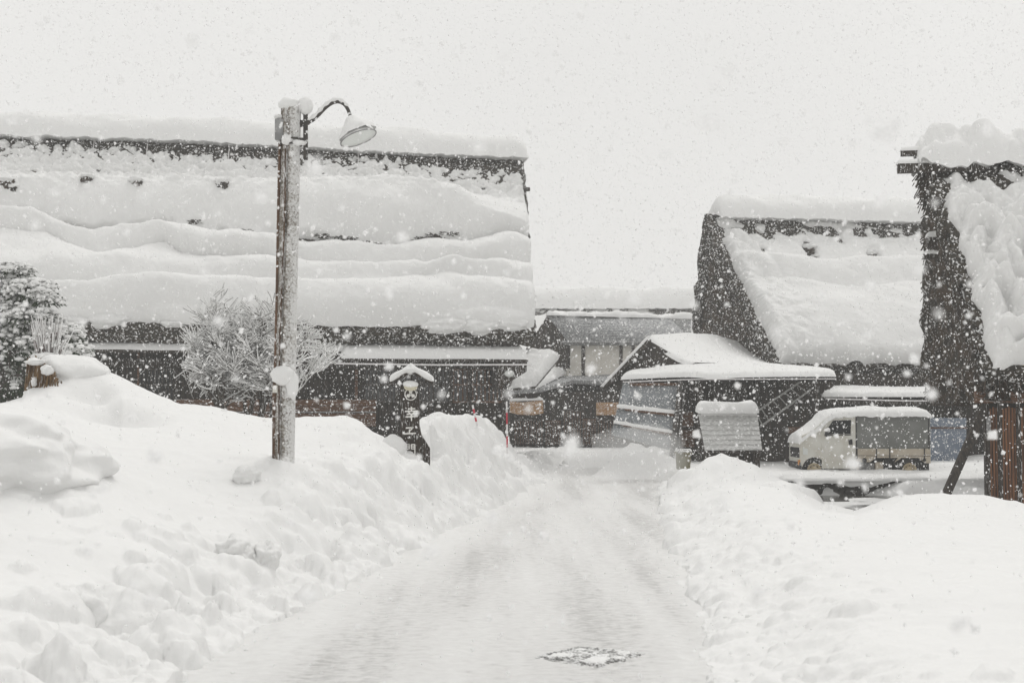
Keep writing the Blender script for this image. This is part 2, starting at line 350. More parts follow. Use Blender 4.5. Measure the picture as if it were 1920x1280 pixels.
_K = _U(((PTS[:, None, :2]-PTS[None, :, :2])**2).sum(-1)); _n_ = len(PTS)
_A = np.zeros((_n_+3, _n_+3)); _A[:_n_, :_n_] = _K+np.eye(_n_)*.25; _Q = np.column_stack([np.ones(_n_), PTS[:, :2]])
_A[:_n_, _n_:] = _Q; _A[_n_:, :_n_] = _Q.T
_W = np.linalg.solve(_A, np.concatenate([PTS[:, 2], np.zeros(3)]))
def tps(x, y):
    s = _W[_n_]+_W[_n_+1]*x+_W[_n_+2]*y
    for i in range(_n_): s = s+_W[i]*_U((x-PTS[i, 0])**2+(y-PTS[i, 1])**2)
    return s
def bump(x, y, cx, cy, rx, ry, h, p=2.0):
    return h*np.exp(-(((x-cx)/rx)**2+((y-cy)/ry)**2)**(p/2))
def H(x, y):
    x = np.asarray(x, float); y = np.asarray(y, float)
    base = np.clip(tps(x, np.clip(y, 5, 46)), -.1, 2.6)
    far = sstep(40, 46, y); base = base*(1-far)+.4*far
    ul, ur = XL(y)-x, x-XR(y)
    jag = .22*perlin(x*.9, y*.9, 3)+.13*perlin(x*2.6, y*2.6, 8)+.07*perlin(x*7, y*7, 18)
    wl = np.interp(y, [5, 10, 15, 19, 24, 32, 40], [1.3, 1.25, 1.15, .95, .9, .9, .8])
    L = np.clip((ul+jag)/wl, 0, 1); R = np.clip((ur+jag*.8)/1.1, 0, 1)
    rl = .16*sstep(0, .16, L)+.84*sstep(.12, 1, L); rr = .3*sstep(0, .2, R)+.7*sstep(.1, 1, R)
    road = (ul+jag*.7 < 0) & (ur+jag*.6 < 0)
    k = np.where(ul > ur, rl, rr)*(1-far)+far
    h = base*k
    # crest lines of the ploughed banks
    px = 960+F*x/y
    CL = np.array([(-900,765),(-400,760),(0,757),(42,752),(62,706),(95,684),(130,670),(160,674),(200,694),(260,724),(340,760),(420,765),(480,776),(560,786),(600,782),(650,780),(680,793),(700,815),(725,829),(745,832),(760,830),(775,802),(790,791),(800,788),(860,784),(910,786),(940,806),(965,831),(985,862),(1010,880),(1035,900)])
    DS = np.interp(px, [100, 150, 230, 620, 680, 700, 790, 830, 860, 910, 960, 1010], [21, 20.9, 20.3, 20.3, 20.5, 24, 25, 26.5, 28, 31, 35, 37])
    FR = np.interp(px, [690, 710, 735, 770, 800, 850, 900, 950], [700, 826, 856, 880, 864, 850, 850, 700])
    CR = np.array([(1240,898),(1300,880),(1350,868),(1400,868),(1440,885),(1470,912),(1500,938),(1540,960),(1600,972),(1640,956),(1690,933),(1760,926),(1840,928),(1880,937),(1920,950),(2400,990)])
    smin = lambda a, b, w=.035: b-w*np.logaddexp(0, (b-a)/w)
    left = sstep(1040, 1030, px)
    los = CAMZ-(np.interp(px, CL[:, 0], CL[:, 1])-775)/F*y
    rise = los-.02-.30*((y-DS)/np.interp(px, [60, 150, 230, 760, 900], [.45, .6, 1.4, 1.4, 3.2]))**2-1.6*sstep(1.1, .15, ul)
    hl = np.where(ul > .1, -smin(-h, -rise, .05), h)
    hl = smin(hl, los)
    hl = np.where(y < np.interp(px, [780, 810], [21.7, 23.0]), smin(hl, CAMZ-(FR-775)/F*y), hl)
    left = left*sstep(40, 38, y)
    h = h*(1-left)+hl*left
    right = sstep(1245, 1290, px); losr = CAMZ-(np.interp(px, CR[:, 0], CR[:, 1])-775)/F*y
    hr = np.where(y < 24.6, smin(h, losr, .03), h); hr = np.where((px > 1640) & (y < 23), -smin(-hr, -(losr-.02-.02*(y-20.3)**2), .04), hr)
    hr = np.where((y > 29) & (y < 33.6) & (px > 1440), smin(hr, CAMZ-(886-775)/F*y, .02), hr)
    h = h*(1-right)+hr*right
    # ploughed-up piles
    h = h+bump(x, y, 3.75, 25.3, 1.0, 1.0, .66, 1.7)*(1+.2*fbm(x*1.5, y*1.5, 2))
    h = h+bump(x, y, 5.3, 23.2, 1.3, 1.2, .16)
    # pond hollow
    pd = sstep(1.0, .8, (((x-6.75)/1.9)**4+((y-27.2)/3.1)**4)**.25+.10*perlin(x*1.1, y*.9, 4))
    h = h*(1-pd)+(-.32)*pd
    # clods and hollows: strongest on the ploughed faces beside the road
    edge = np.exp(-((np.where(ul > ur, ul, ur)-.55)/.55)**2)*(~road)
    eL = edge*(ul > ur)
    steep = np.exp(-((ul-.75)/.5)**2)*sstep(12.5, 16, y)*(y < 40)
    lump = billow(x*1.1, y*1.1, .3)*.5+billow(x*2.6, y*2.6, 5.3)*.3+billow(x*6, y*6, 9.1)*.12
    h = h+(lump-.17)*(eL*.36+edge*.14+steep*np.interp(y, [16, 20, 23], [.26, .16, .06])+.02)*(~road)
    h = h+.06*fbm(x*.7, y*.7, 1.5, 3)*np.minimum(k, 1)+.008*fbm(x*5, y*5, 4, 3)*np.minimum(k*3, 1)
    # hollows on the slope by the straw
    h = h-bump(x, y, -5.2, 18.7, .55, .35, .3)-bump(x, y, -5.75, 19.4, .4, .25, .2)
    h = h-.05*billow(x*2.2, y*2.2, 11)*sstep(.4, .8, perlin(x*.6, y*.6, 21)+.35)*np.minimum(k, 1)
    h = np.where(road, -.06+.46*sstep(33, 48, y), h)
    h = h+bump(x, y, -2.58, 15.95, .30, .26, .09)
    crumb = np.exp(-((np.where(ul > ur, ul, ur)-.5)/.7)**2)*(~road)
    h = h+crumb*(.012*fbm(x*9, y*9, 2, 3)+.010*(billow(x*17, y*17, 6)-.3))
    return h+bump(x, y, 3.15, 35.2, .85, 1.0, .86, 2.4)*(1+.25*fbm(x*1.8, y*1.8, 5))
def Hs(x, y): return float(H(np.array([x]), np.array([y]))[0])

rows = np.concatenate([np.exp(np.linspace(math.log(4.2), math.log(46), 820)), np.linspace(46.4, 130, 70)])
cols = np.linspace(-.56, .56, 900)
Yg, Tg = np.meshgrid(rows, cols, indexing='ij'); Xg = Yg*Tg
Zg = H(Xg, Yg)
def chunk(x, y, r, hg, seed, el, an):
    """a broken block of ploughed snow sitting in the bank"""
    i0, i1 = np.searchsorted(rows, [y-1.6*r, y+1.6*r]); j0, j1 = np.searchsorted(cols, [(x-1.6*r)/y, (x+1.6*r)/y])
    if i1-i0 < 2 or j1-j0 < 2: return
    X_, Y_ = Xg[i0:i1, j0:j1]-x, Yg[i0:i1, j0:j1]-y; c, s = math.cos(an), math.sin(an)
    a, b_ = (X_*c+Y_*s)/(r*el), (-X_*s+Y_*c)/r*el
    q = (np.abs(a)**2.6+np.abs(b_)**2.6)**(1/2.6)*(1+.30*perlin(X_/r*1.3+seed, Y_/r*1.3, seed)); k = np.sqrt(np.clip(1-q*q, 0, 1))
    Z_ = Zg[i0:i1, j0:j1]; zc = Z_[(i1-i0)//2, (j1-j0)//2]; b0 = .65*Z_+.35*zc
    Zg[i0:i1, j0:j1] = np.where(k > 0, np.maximum(Z_, b0+hg*k*(1+.25*perlin(X_/r*2.5, Y_/r*2.5, seed+4))-.12*hg), Z_)
rc = random.Random(17)
for i in range(1900):
    y = 6.3+(33-6.3)*rc.random()**1.25; t = rc.random()
    if t < .62: x = XL(y)-abs(rc.gauss(.15, .62)); r = min(.22, .030*math.exp(abs(rc.gauss(0, .72))))*(.8+y/40)
    elif t < .9: x = XR(y)+abs(rc.gauss(.05, .5)); r = min(.15, .026*math.exp(abs(rc.gauss(0, .62))))*(.8+y/40)
    else: x = XL(y)-rc.uniform(.6, 2.8) if rc.random() < .6 else XR(y)+rc.uniform(.5, 3.5); r = rc.uniform(.06, .22)
    if XL(y) < x < XR(y): continue
    hg = r*rc.uniform(.35, .8)*(1 if t < .62 else .75 if t < .9 else .18)
    if x < 0: hg *= np.interp(y, [15, 19, 22, 23, 30], [1, .5, .4, .8, .9])
    chunk(x, y, r, hg, i*1.37, rc.uniform(.8, 1.3), rc.uniform(0, 3.1))
for (px, py, d, r, hg) in ((455, 1030, 12.3, .30, .12), (300, 1060, 11.6, .26, .10), (560, 960, 15.4, .3, .14), (640, 940, 16.4, .28, .16), (700, 960, 17.6, .25, .14), (90, 1200, 9.4, .3, .16), (230, 1150, 9.8, .28, .14), (330, 1190, 9.4, .18, .1), (420, 1120, 10.6, .2, .1), (1330, 1120, 11.5, .16, .07), (1290, 1060, 13.5, .16, .08), (1270, 980, 17, .18, .08), (1360, 1200, 9.9, .15, .06), (1460, 905, 23, .3, .12), (1320, 930, 21, .3, .10), (1520, 1010, 17, .18, .03)):
    q = P(px, py, d); chunk(q[0], d, r, hg, px*.013, 1.15, px*.01)
def fast_grid(name, A, m, smooth=True):
    a, b = A.shape[:2]; me = bpy.data.meshes.new(name)
    i = np.arange(a*b).reshape(a, b); q = np.stack([i[:-1, :-1], i[:-1, 1:], i[1:, 1:], i[1:, :-1]], -1).reshape(-1)
    nf = len(q)//4
    me.vertices.add(a*b); me.vertices.foreach_set('co', A.reshape(-1).astype(np.float32))
    me.loops.add(nf*4); me.loops.foreach_set('vertex_index', q.astype(np.int32))
    me.polygons.add(nf); me.polygons.foreach_set('loop_start', (np.arange(nf)*4).astype(np.int32)); me.polygons.foreach_set('loop_total', np.full(nf, 4, np.int32))
    me.update(calc_edges=True); me.polygons.foreach_set('use_smooth', [smooth]*nf)
    me.materials.append(m); o = bpy.data.objects.new(name, me); C.objects.link(o); return o
tag(fast_grid('snow_bank', np.stack([Xg, Yg, Zg], -1), M['snow']), kind='structure')
gm = MB(); gm.add([(-400, -60, -.7), (400, -60, -.7), (400, 700, -.7), (-400, 700, -.7)], [(0, 1, 2, 3)]); tag(gm.build('ground', M['snow']), kind='structure')
# road: packed snow scraped by the plough
ry = np.exp(np.linspace(math.log(4.0), math.log(44), 620)); ru = np.linspace(-.35, 1.35, 260)
RY, RU = np.meshgrid(ry, ru, indexing='ij'); RX = XL(RY)*(1-RU)+XR(RY)*RU
um = RX-.105*RY
RZ = .012*perlin(um*1.6, RY*.12, 2)+.012*billow(um*3.5, RY*5.5, 7)+.008*perlin(um*9, RY*13, 3)-.10*np.maximum(np.abs(RU-.5)*2-1, 0)
RZ = RZ+np.interp(RY, [30, 44], [0, .16])+.03*sstep(.1, .5, perlin(RX*1.5, RY*1.2, 31))*sstep(.25, .0, np.minimum(RU, 1-RU))
tag(fast_grid('road', np.stack([RX, RY, RZ], -1), M['road']), kind='structure')
wm = MB(); wm.add([(4.4, 24, -.11), (9.3, 24, -.11), (9.3, 30.6, -.11), (4.4, 30.6, -.11)], [(0, 1, 2, 3)]); tag(wm.build('pond_water', M['water']), kind='structure')
# loose clods thrown off the plough along both verges
cm = MB(); R_ = random.Random(5)
for i in range(520):
    y = R_.uniform(6.5, 30)
    x = XL(y)+R_.gauss(.0, .22) if R_.random() < .62 else XR(y)+R_.gauss(.0, .25)
    r = abs(R_.gauss(.0, .014))+.008
    z = max(Hs(x, y), 0)-r*.35
    th = np.linspace(0, 2*math.pi, 7)[:-1]; V = [(x, y, z+r*.9)]
    for q, zz in ((.8, .5), (1, 0), (.7, -.5)):
        V += [(x+r*q*math.cos(a)*R_.uniform(.75, 1.2), y+r*q*math.sin(a)*R_.uniform(.75, 1.2), z+zz*r*R_.uniform(.8, 1.2)) for a in th]
    f = [(0, 1+k, 1+(k+1) % 6) for k in range(6)]
    for l in range(2): f += [(1+l*6+k, 7+l*6+k, 7+l*6+(k+1) % 6, 1+l*6+(k+1) % 6) for k in range(6)]
    cm.add(V, f)
tag(cm.build('snow_clods', M['snow'], smooth=True), kind='stuff')
def lump(px, py, d, rx, ry_, rz, label, seed, up=0.0, amp=.2, group=None, sq=2.2, fq=1.5, n=64, oc=4):
    c = P(px, py, d); mb = MB(); blob(mb, (0, 0, 0), (rx, ry_, rz), seed, amp, fq, n, n*2//3, sq, oc)
    o = mb.build('snow_lump', M['snow'], smooth=True); o.location = (c[0], c[1], c[2]+up); return tag(o, label, 'snow lump', group)
lump(-150, 878, 12.4, 1.55, 1.12, .58, 'huge overhanging drift of snow bulging in front of the straw bundle', 5.0, .0, .15, fq=1.7, n=150, oc=3)
lump(140, 1165, 9.6, .22, .24, .24, 'big rounded boulder of snow low on the bank in the near corner', 2.2, .0, .25)
lump(463, 892, 15.4, .14, .14, .12, 'pale ball of snow lying just beside the foot of the street lamp', 3.1, 0, .22)
lump(440, 1035, 12.4, .17, .18, .13, 'pitted lump of snow halfway down the bank below the lamp', 4.3, 0, .3)
lump(498, 1045, 12.5, .12, .16, .15, 'upright slab of snow split off right beside the pitted lump', 5.3, 0, .3)
lump(818, 905, 22.6, .2, .17, .11, 'flat loaf of snow below the black signpost near the road edge', 6.6, 0, .25)

# ------------------------------------------------------------------ thatched houses
class House:
    def __init__(s, root, L, W, He, Hr, T=.55, shear=.5, sag=None):
        s.root, s.L, s.W, s.He, s.Hr, s.T, s.shear = root, L, W, He, Hr, T, shear
        s.loc, s.rz = FRAME[root.name]; s.sag = sag or (lambda x: 0*x)
    def loc_(s, v):
        v = np.asarray(v, float)-s.loc; c, q = math.cos(-s.rz), math.sin(-s.rz)
        return np.stack([v[..., 0]*c-v[..., 1]*q, v[..., 0]*q+v[..., 1]*c, v[..., 2]], -1)
    def ray(s, px, py, y=None, slope=False):
        """where the picture ray meets the local plane y=const, or the front roof slope"""
        o = s.loc_(np.array([0, 0, CAMZ])); r = raydir(px, py); c, q = math.cos(-s.rz), math.sin(-s.rz)
        r = np.array([r[0]*c-r[1]*q, r[0]*q+r[1]*c, r[2]])
        if slope:  # z = He + (y+W)*(Hr-He)/W
            k = (s.Hr-s.He)/s.W; t = (s.He+k*(o[1]+s.W)-o[2])/(r[2]-k*r[1])
        else: t = (y-o[1])/r[1]
        return o+r*t
    def st(s, px, py):
        p = s.ray(px, py, slope=True); tz = (p[2]-s.He)/(s.Hr-s.He)
        x = s.L/2+(p[0]-s.L/2)/(1+2*s.shear/s.L*tz); return x, 1-tz
    def bend(s, A):
        tz = np.clip((A[..., 2]-s.He)/(s.Hr-s.He), -.1, 1.2); x = A[..., 0]
        A = A.copy(); A[..., 0] = s.L/2+(x-s.L/2)*(1+2*s.shear/s.L*tz); A[..., 2] += s.sag(x)*np.clip(tz, 0, 1); return A
    def thatch(s, m, nx=220, rough=.06):
        W, He, Hr, T = s.W, s.He, s.Hr, s.T
        n = np.array([-(Hr-He), W]); n = n/np.hypot(*n)            # outward normal of the front slope (y,z) is (-,+)
        n = np.array([-(Hr-He), W])/np.hypot(W, Hr-He)
        fr = [(-W+W*t, He+(Hr-He)*t) for t in np.linspace(0, 1, 46)]
        bk = [(W*t, Hr-(Hr-He)*t) for t in np.linspace(0, 1, 20)][1:]
        up = fr+bk; lo = []
        for (y, z) in reversed(up):
            k = 1 if y <= 0 else -1
            if abs(y) < 1e-6: lo.append((0, Hr-T*1.35))
            else: lo.append((y-n[0]*T*k*(1 if k > 0 else 1) if k > 0 else y+n[0]*T, z-n[1]*T))
        prof = np.array(up+lo); xs = np.linspace(0, s.L, nx)
        A = np.zeros((nx, len(prof), 3)); A[..., 0] = xs[:, None]; A[..., 1:] = prof[None]
        A = s.bend(A)
        d = fbm(A[..., 0]*2.2, A[..., 1]*2.2, A[..., 2]*2.2, 4)
        A[..., 1] += rough*.6*d; A[..., 2] += rough*fbm(A[..., 0]*2.6+9, A[..., 1]*2.6, A[..., 2]*2.6, 4)
        ends = np.zeros(nx); ends[0] = -1; ends[-1] = 1
        A[..., 0] += rough*1.5*fbm(A[..., 1]*4, A[..., 2]*4, 3.3)*np.abs(ends)[:, None]
        mb = MB(); mb.grid(A, close=True)
        # end caps, built as strips across the thickness
        k = len(up)
        for e, flip in ((0, False), (-1, True)):
            o_, i_ = A[e][:k], A[e][k:][::-1]; t = np.linspace(0, 1, 7)[None, :, None]
            cap = o_[:, None, :]*(1-t)+i_[:, None, :]*t
            w_ = np.sin(np.linspace(0, math.pi, 7))[None, :]
            cap[..., 0] += (-1 if e == 0 else 1)*(.05+rough*1.4*fbm(cap[..., 1]*5, cap[..., 2]*5, 7.7, 3))*w_
            mb.grid(cap, flip=flip)
        return mb.build('thatch_roof', m, s.root, local=True)
    def slope_pt(s, x, t, o, side=-1):
        """point on a slope: t=0 ridge, 1 eave, lifted o along the normal"""
        W, He, Hr = s.W, s.He, s.Hr; n = np.array([side*(Hr-He), W])/np.hypot(W, Hr-He)
        y = side*W*t+n[0]*o; z = Hr-(Hr-He)*t+n[1]*o
        return s.bend(np.stack(np.broadcast_arrays(x, y, z), -1))
    def ridge_snow(s, parent, width=.75, h=.5, x0=0.0, x1=None, drop=.35, seed=0., n=200, rough=0.0):
        x1 = s.L if x1 is None else x1
        xs = np.linspace(x0, x1, n); a = np.linspace(-1, 1, 25)
        X, Aa = np.meshgrid(xs, a, indexing='ij')
        e = np.minimum(np.minimum(X-x0, x1-X)/.5, 1); e = np.sqrt(np.clip(1-(1-e)**2, 0, 1))
        wv = width*(1+.12*fbm(X*.5, 2.0, seed))
        y = Aa*wv; z = s.Hr-drop*np.abs(Aa)**1.5+h*np.sqrt(np.clip(1-np.abs(Aa)**2.4, 0, 1))*e*(1+.16*fbm(X*.45, Aa*.8, seed+3))+.04*fbm(X*2, Aa*2, seed)
        z = z-.05*np.abs(fbm(X*3, 1, seed+5))*(np.abs(Aa) > .95)
        z = z+rough*(billow(X*1.5, Aa*1.6, seed+8)-.25)*np.sqrt(e)+rough*.5*(billow(X*3.4, Aa*3, seed+2)-.25)
        G = s.bend(np.stack([X, y, z], -1))
        # close underneath
        mb = MB(); mb.grid(G); low = np.stack([G[:, 0], G[:, -1]], 1); mb.grid(low, flip=True)
        return mb.build('ridge_snow', M['snow'], parent, smooth=True, local=True)
def edge_prof(d, e): return np.sqrt(np.clip(1-(1-np.minimum(np.maximum(d, 0)/e, 1))**2, 0, 1))
def layered(curves, s, t):
    """curves: list of (ps, pt, o) ordered down the slope -> snow thickness, swelling slowly and breaking off steeply"""
    ts = [np.interp(s, c[0], c[1]) for c in curves]; os = [c[2] if np.isscalar(c[2]) else np.interp(s, c[0], c[2]) for c in curves]
    o = np.zeros_like(t)+os[0]
    for i in range(len(curves)-1):
        a, b = ts[i], ts[i+1]; k = np.clip((t-a)/np.maximum(b-a, 1e-4), 0, 1); o0, o1 = os[i], os[i+1]
        rise = o0+(o1-o0)*np.sin(k*math.pi/2); fall = o1+(o0-o1)*np.cos(k*math.pi/2)
        o = np.where(t >= a, np.where(o1 >= o0, rise, fall), o)
    return o
def snow_slope(h, parent, fn, s0, s1, t0, t1, ns=520, ntt=300, side=-1, name='roof_snow'):
    S, T = np.meshgrid(np.linspace(s0, s1, ns), np.linspace(t0, t1, ntt), indexing='ij')
    o = fn(S, T); A = h.slope_pt(S, T, o, side); mb = MB(); mb.grid(A, flip=(side > 0))
    return mb.build(name, M['snow'], parent, smooth=True, local=True)

# --- big farmhouse on the left of the road: its long roof faces us
r = thing('thatched_farmhouse', 'long thatched farmhouse behind the street lamp with broad roof layered in slid snow', 'farmhouse', (0, 36.2, 0), math.radians(9))
LH = House(r, 20.0, 5.0, 3.75, 9.35, .6, .5)
# put the right eave corner of the front slope at its place: local (L,-W)
pc = P(1003, 612, 36.4); c9, s9 = math.cos(math.radians(9)), math.sin(math.radians(9))
base = np.array([pc[0], pc[1], 0])-np.array([LH.L*c9+LH.W*s9, LH.L*s9-LH.W*c9, 0])
r.location = base.tolist(); FRAME[r.name] = (base, math.radians(9)); LH.loc = base
LH.sag = lambda x: -.22*sstep(LH.L*.45, LH.L, x)
roof = LH.thatch(M['thatch'], 300, .07)
def crv(h, pts, o):
    q = np.array([h.st(x, y) for x, y in pts]); i = np.argsort(q[:, 0]); return (q[i, 0], q[i, 1], o)
LC = [
 crv(LH, [(0,255),(300,272),(520,284),(700,282),(850,297),(1000,308)], .04),
 crv(LH, [(0,338),(330,340),(520,346),(700,350),(1000,366)], .13),
 crv(LH, [(0,366),(130,358),(220,380),(330,362),(500,376),(600,378),(700,380),(850,392),(930,425),(1000,436)], [.40,.42,.52,.44,.52,.64,.78,.74,.5,.34]),
 crv(LH, [(0,410),(60,406),(130,430),(170,441),(280,430),(320,424),(450,444),(560,449),(640,456),(720,468),(800,456),(860,452),(930,444),(1000,452)], .0),
 crv(LH, [(0,414),(60,410),(130,434),(170,445),(280,434),(320,428),(450,448),(560,453),(640,460),(720,472),(800,460),(860,456),(930,448),(1000,456)], .22),
 crv(LH, [(0,428),(60,424),(110,440),(180,458),(300,448),(340,466),(420,480),(500,478),(600,478),(750,482),(850,488),(1000,474)], [.5,.5,.42,.36,.5,.56,.6,.5,.4,.32,.44,.5]),
 crv(LH, [(0,447),(90,447),(130,470),(180,487),(260,480),(310,468),(340,484),(420,497),(560,496),(700,508),(760,500),(850,502),(1000,498)], .22),
 crv(LH, [(0,449),(90,449),(130,472),(180,489),(260,482),(310,470),(340,486),(420,499),(560,498),(700,510),(760,502),(850,504),(1000,500)], .30),
 crv(LH, [(0,520),(100,522),(300,516),(500,524),(700,522),(850,514),(1000,526)], [.5,.64,.46,.62,.42,.62,.5]),
 crv(LH, [(0,552),(150,553),(250,549),(320,544),(500,546),(700,542),(800,528),(870,532),(1000,546)], .38),
 crv(LH, [(0,566),(150,567),(250,560),(400,566),(560,562),(700,566),(850,552),(1000,564)], .56),
 crv(LH, [(0,606),(130,592),(250,600),(330,594),(500,606),(650,612),(760,602),(800,606),(900,592),(1000,602)], .30),
]
pits = [(22,340,.30),(60,318,.16),(172,335,.26),(262,342,.26),(420,343,.28),(664,352,.30),(690,345,.2),(820,355,.34),(845,340,.22),(770,345,.14),(905,350,.14)]
pits = []
def left_snow(S, T):
    wob = .022*fbm(S*.5, T*2.6, 3)+.006*fbm(S*2.2, T*6, 5)
    o = layered(LC, S, T+wob*sstep(.2, .35, T)); o = .12+(o-.12)*(1.45+.7*perlin(S*.33, T*3.3, 12)*sstep(.3, .5, T))
    o = o+.07*fbm(S*.45, T*4, 15)*sstep(.25, .45, T)+.03*fbm(S*1.6, T*9, 16)
    # lumpy crust below the bare strip, thinning to nothing at its top
    lum = billow(S*2.3, T*22, 2)*.30+billow(S*5, T*45, 7)*.18
    z = sstep(.42, .20, T); o = o+z*(lum-.125)*1.0+(.035*fbm(S*1.1, T*8, 8)+.012*fbm(S*5, T*30, 4))
    t0 = np.interp(S, LC[0][0], LC[0][1])
    o = o-.24*sstep(.035, 0, T-t0-.030*fbm(S*1.7, 2, 9)-.022*fbm(S*6, 3, 4))
    for (ps, pt, q) in pits:
        g = np.exp(-(((S-ps)/(q*.85))**2+((T-pt+.02*((S-ps)/q)**2)/(.018+q*.034))**2)**1.6)*np.clip(1+.9*fbm(S*4, T*26, ps), 0, 1.2)
        o = o*(1-g)-.13*g
    # bare thatch glimpsed under the broken slab
    t3 = np.interp(S, LC[3][0], LC[3][1]); br = np.exp(-((T-t3+.012)/.012)**2)
    o = o-.42*br*sstep(.12, .42, fbm(S*.8, 4.4, 6)+.2*fbm(S*4, T*40, 6))

    o = o*(.25+.75*edge_prof(np.minimum(S+.05, LH.L+.05-S), .35))-.12*(1-edge_prof(np.minimum(S+.05, LH.L+.05-S), .2))
    return o*edge_prof(.992+.022*fbm(S*.55, 3, 1)-T, .055)-.10*sstep(.96, 1.0, T-.02*fbm(S*.55, 3, 1))
snow_slope(LH, roof, left_snow, .03, LH.L-.03, .035, .997, 760, 420)
snow_slope(LH, roof, lambda S, T: .45*edge_prof(np.minimum(S, LH.L-S), .4)+.06*fbm(S, T*6, 2), .03, LH.L-.03, .05, 1.0, 60, 30, 1, 'roof_snow')
LH.ridge_snow(roof, .64, .62, -.1, LH.L+.1, .14, 1.0, 420)
# straw ropes tied down over the ridge
for px in (180, 280, 432, 672, 818):
    a, t = LH.st(px, 250); mb = MB(); mb.tube([LH.slope_pt(a, tt, .07) for tt in np.linspace(.02, .15, 8)], .016, 5); mb.build('ridge_rope', M['pinkwhite'], roof, local=True)
mb = MB(); p = LH.bend(np.array([LH.L-.3, -1.15, 8.15])); mb.tube([p, p+np.array([.45, 0, .0])], .06, 8)
mb.build('ridge_beam', M['darkwood'], roof, local=True)
# tufts of thatch poking out of the snow below the ridge
def px_of(v):
    return 960+F*v[0]/v[1], 775-F*(v[2]-CAMZ)/v[1]*(1+.0)
def on_snow(h, fn, x, y):
    """the point of the snow surface seen at this place in the picture"""
    s_, t_ = h.st(x, y); T = np.linspace(max(t_-.12, .01), min(t_+.16, .99), 240); S = np.full_like(T, s_); A = h.slope_pt(S, T, fn(S, T))
    c, q = math.cos(h.rz), math.sin(h.rz); W = np.stack([A[:, 0]*c-A[:, 1]*q, A[:, 0]*q+A[:, 1]*c, A[:, 2]], -1)+h.loc
    py = 775-F*(W[:, 2]-CAMZ)/W[:, 1]; i = int(np.argmin(np.abs(py-y)+.02*np.arange(240))); return A[i]
def patches(h, fn, lst, parent):
    for i, (x, y, w_, t_) in enumerate(lst):
        c = on_snow(h, fn, x, y+7); mb = MB(); blob(mb, c+np.array([0, .06, 0]), (w_/75*1.45, .10, t_/75*.85), x*.07+i, .85, 3.2, 60, 26, oc=5); mb.build('bare_thatch', M['thatch'], parent, local=True)
def tufts(h, fn, lst, parent):
    for i, (x, y, q) in enumerate(lst):
        c = on_snow(h, fn, x, y); c = c+np.array([0, .08, 0]); mb = MB(); blob(mb, c, (q*.62, q*.7, q*.50), x*.1, .45, 1.8, 22, 16, oc=4); o = mb.build('thatch_tuft', M['thatchcut'], parent, local=True)
        mb = MB(); blob(mb, c+np.array([.03*math.sin(x), -.04, q*.40]), (q*.72, q*.7, q*.30), x*.3, .4, 1.7, 24, 16, oc=4); mb.build('tuft_snow', M['snow'], o, smooth=True, local=True)
tufts(LH, left_snow, [(24,342,.30),(66,320,.16),(172,335,.27),(190,330,.2),(263,342,.27),(420,345,.28),(664,354,.30),(692,346,.18),(820,357,.32),(850,338,.2),(770,345,.12),(905,352,.13),(35,352,.2)], roof)
patches(LH, left_snow, [(158,424,20,7),(222,424,10,4),(262,420,24,6),(285,417,9,5),(366,408,9,5),(462,426,10,5),(610,434,14,5),(655,440,22,6),(700,452,26,8),(745,458,24,7),(785,440,16,5),(812,434,14,6),(842,430,12,5),(640,437,8,4)], roof)
# snow lumps caught on the eave thatch
for (x0, x1, y0, y1) in ((160, 240, 588, 612), (300, 345, 602, 613), (118, 165, 594, 608), (785, 880, 596, 622), (860, 935, 600, 624), (920, 1000, 596, 618)):
    a = LH.ray((x0+x1)/2, (y0+y1)/2, -LH.W-.05); rx = (x1-x0)/2/73
    mb = MB(); blob(mb, (a[0], -LH.W+.12, a[2]), (rx, .32, (y1-y0)/2/73*1.15), x0*.1, .25, 1.8, 40, 24); mb.build('eave_snow', M['snow'], roof, smooth=True, local=True)
WY = -LH.W+1.25      # front wall plane
def lbox(name, m, x0, y0, x1, y1, yp, dep, parent=None, **k):
    a, b = LH.ray(x0, y1, yp), LH.ray(x1, y0, yp); mb = MB(); mb.box((a[0], yp, a[2]), (b[0], yp+dep, b[2])); return mb.build(name, m, parent or LH.root, local=True, **k)
mb = MB(); mb.box((.4, WY, 0), (LH.L-.5, LH.W-1.2, 4.0)); mb.prism([(LH.L-.9, -LH.W+1.4, 4), (LH.L-.9, LH.W-1.4, 4), (LH.L-.9, 0, LH.Hr-1.0)], (.18, 0, 0)); mb.prism([(.9, -LH.W+1.4, 4), (.9, LH.W-1.4, 4), (.9, 0, LH.Hr-1.0)], (.18, 0, 0))
wall = mb.build('wall', M['darkplank'], LH.root, local=True)
for px in (150, 215, 258, 330, 610, 668, 745, 845, 880, 945):
    lbox('post', M['brownwood'] if px in (258, 668) else M['darkwood'], px-3.5, 640, px+3.5, 900, WY-.12, .1)
lbox('lintel', M['darkwood'], 120, 676, 950, 688, WY-.16, .15)
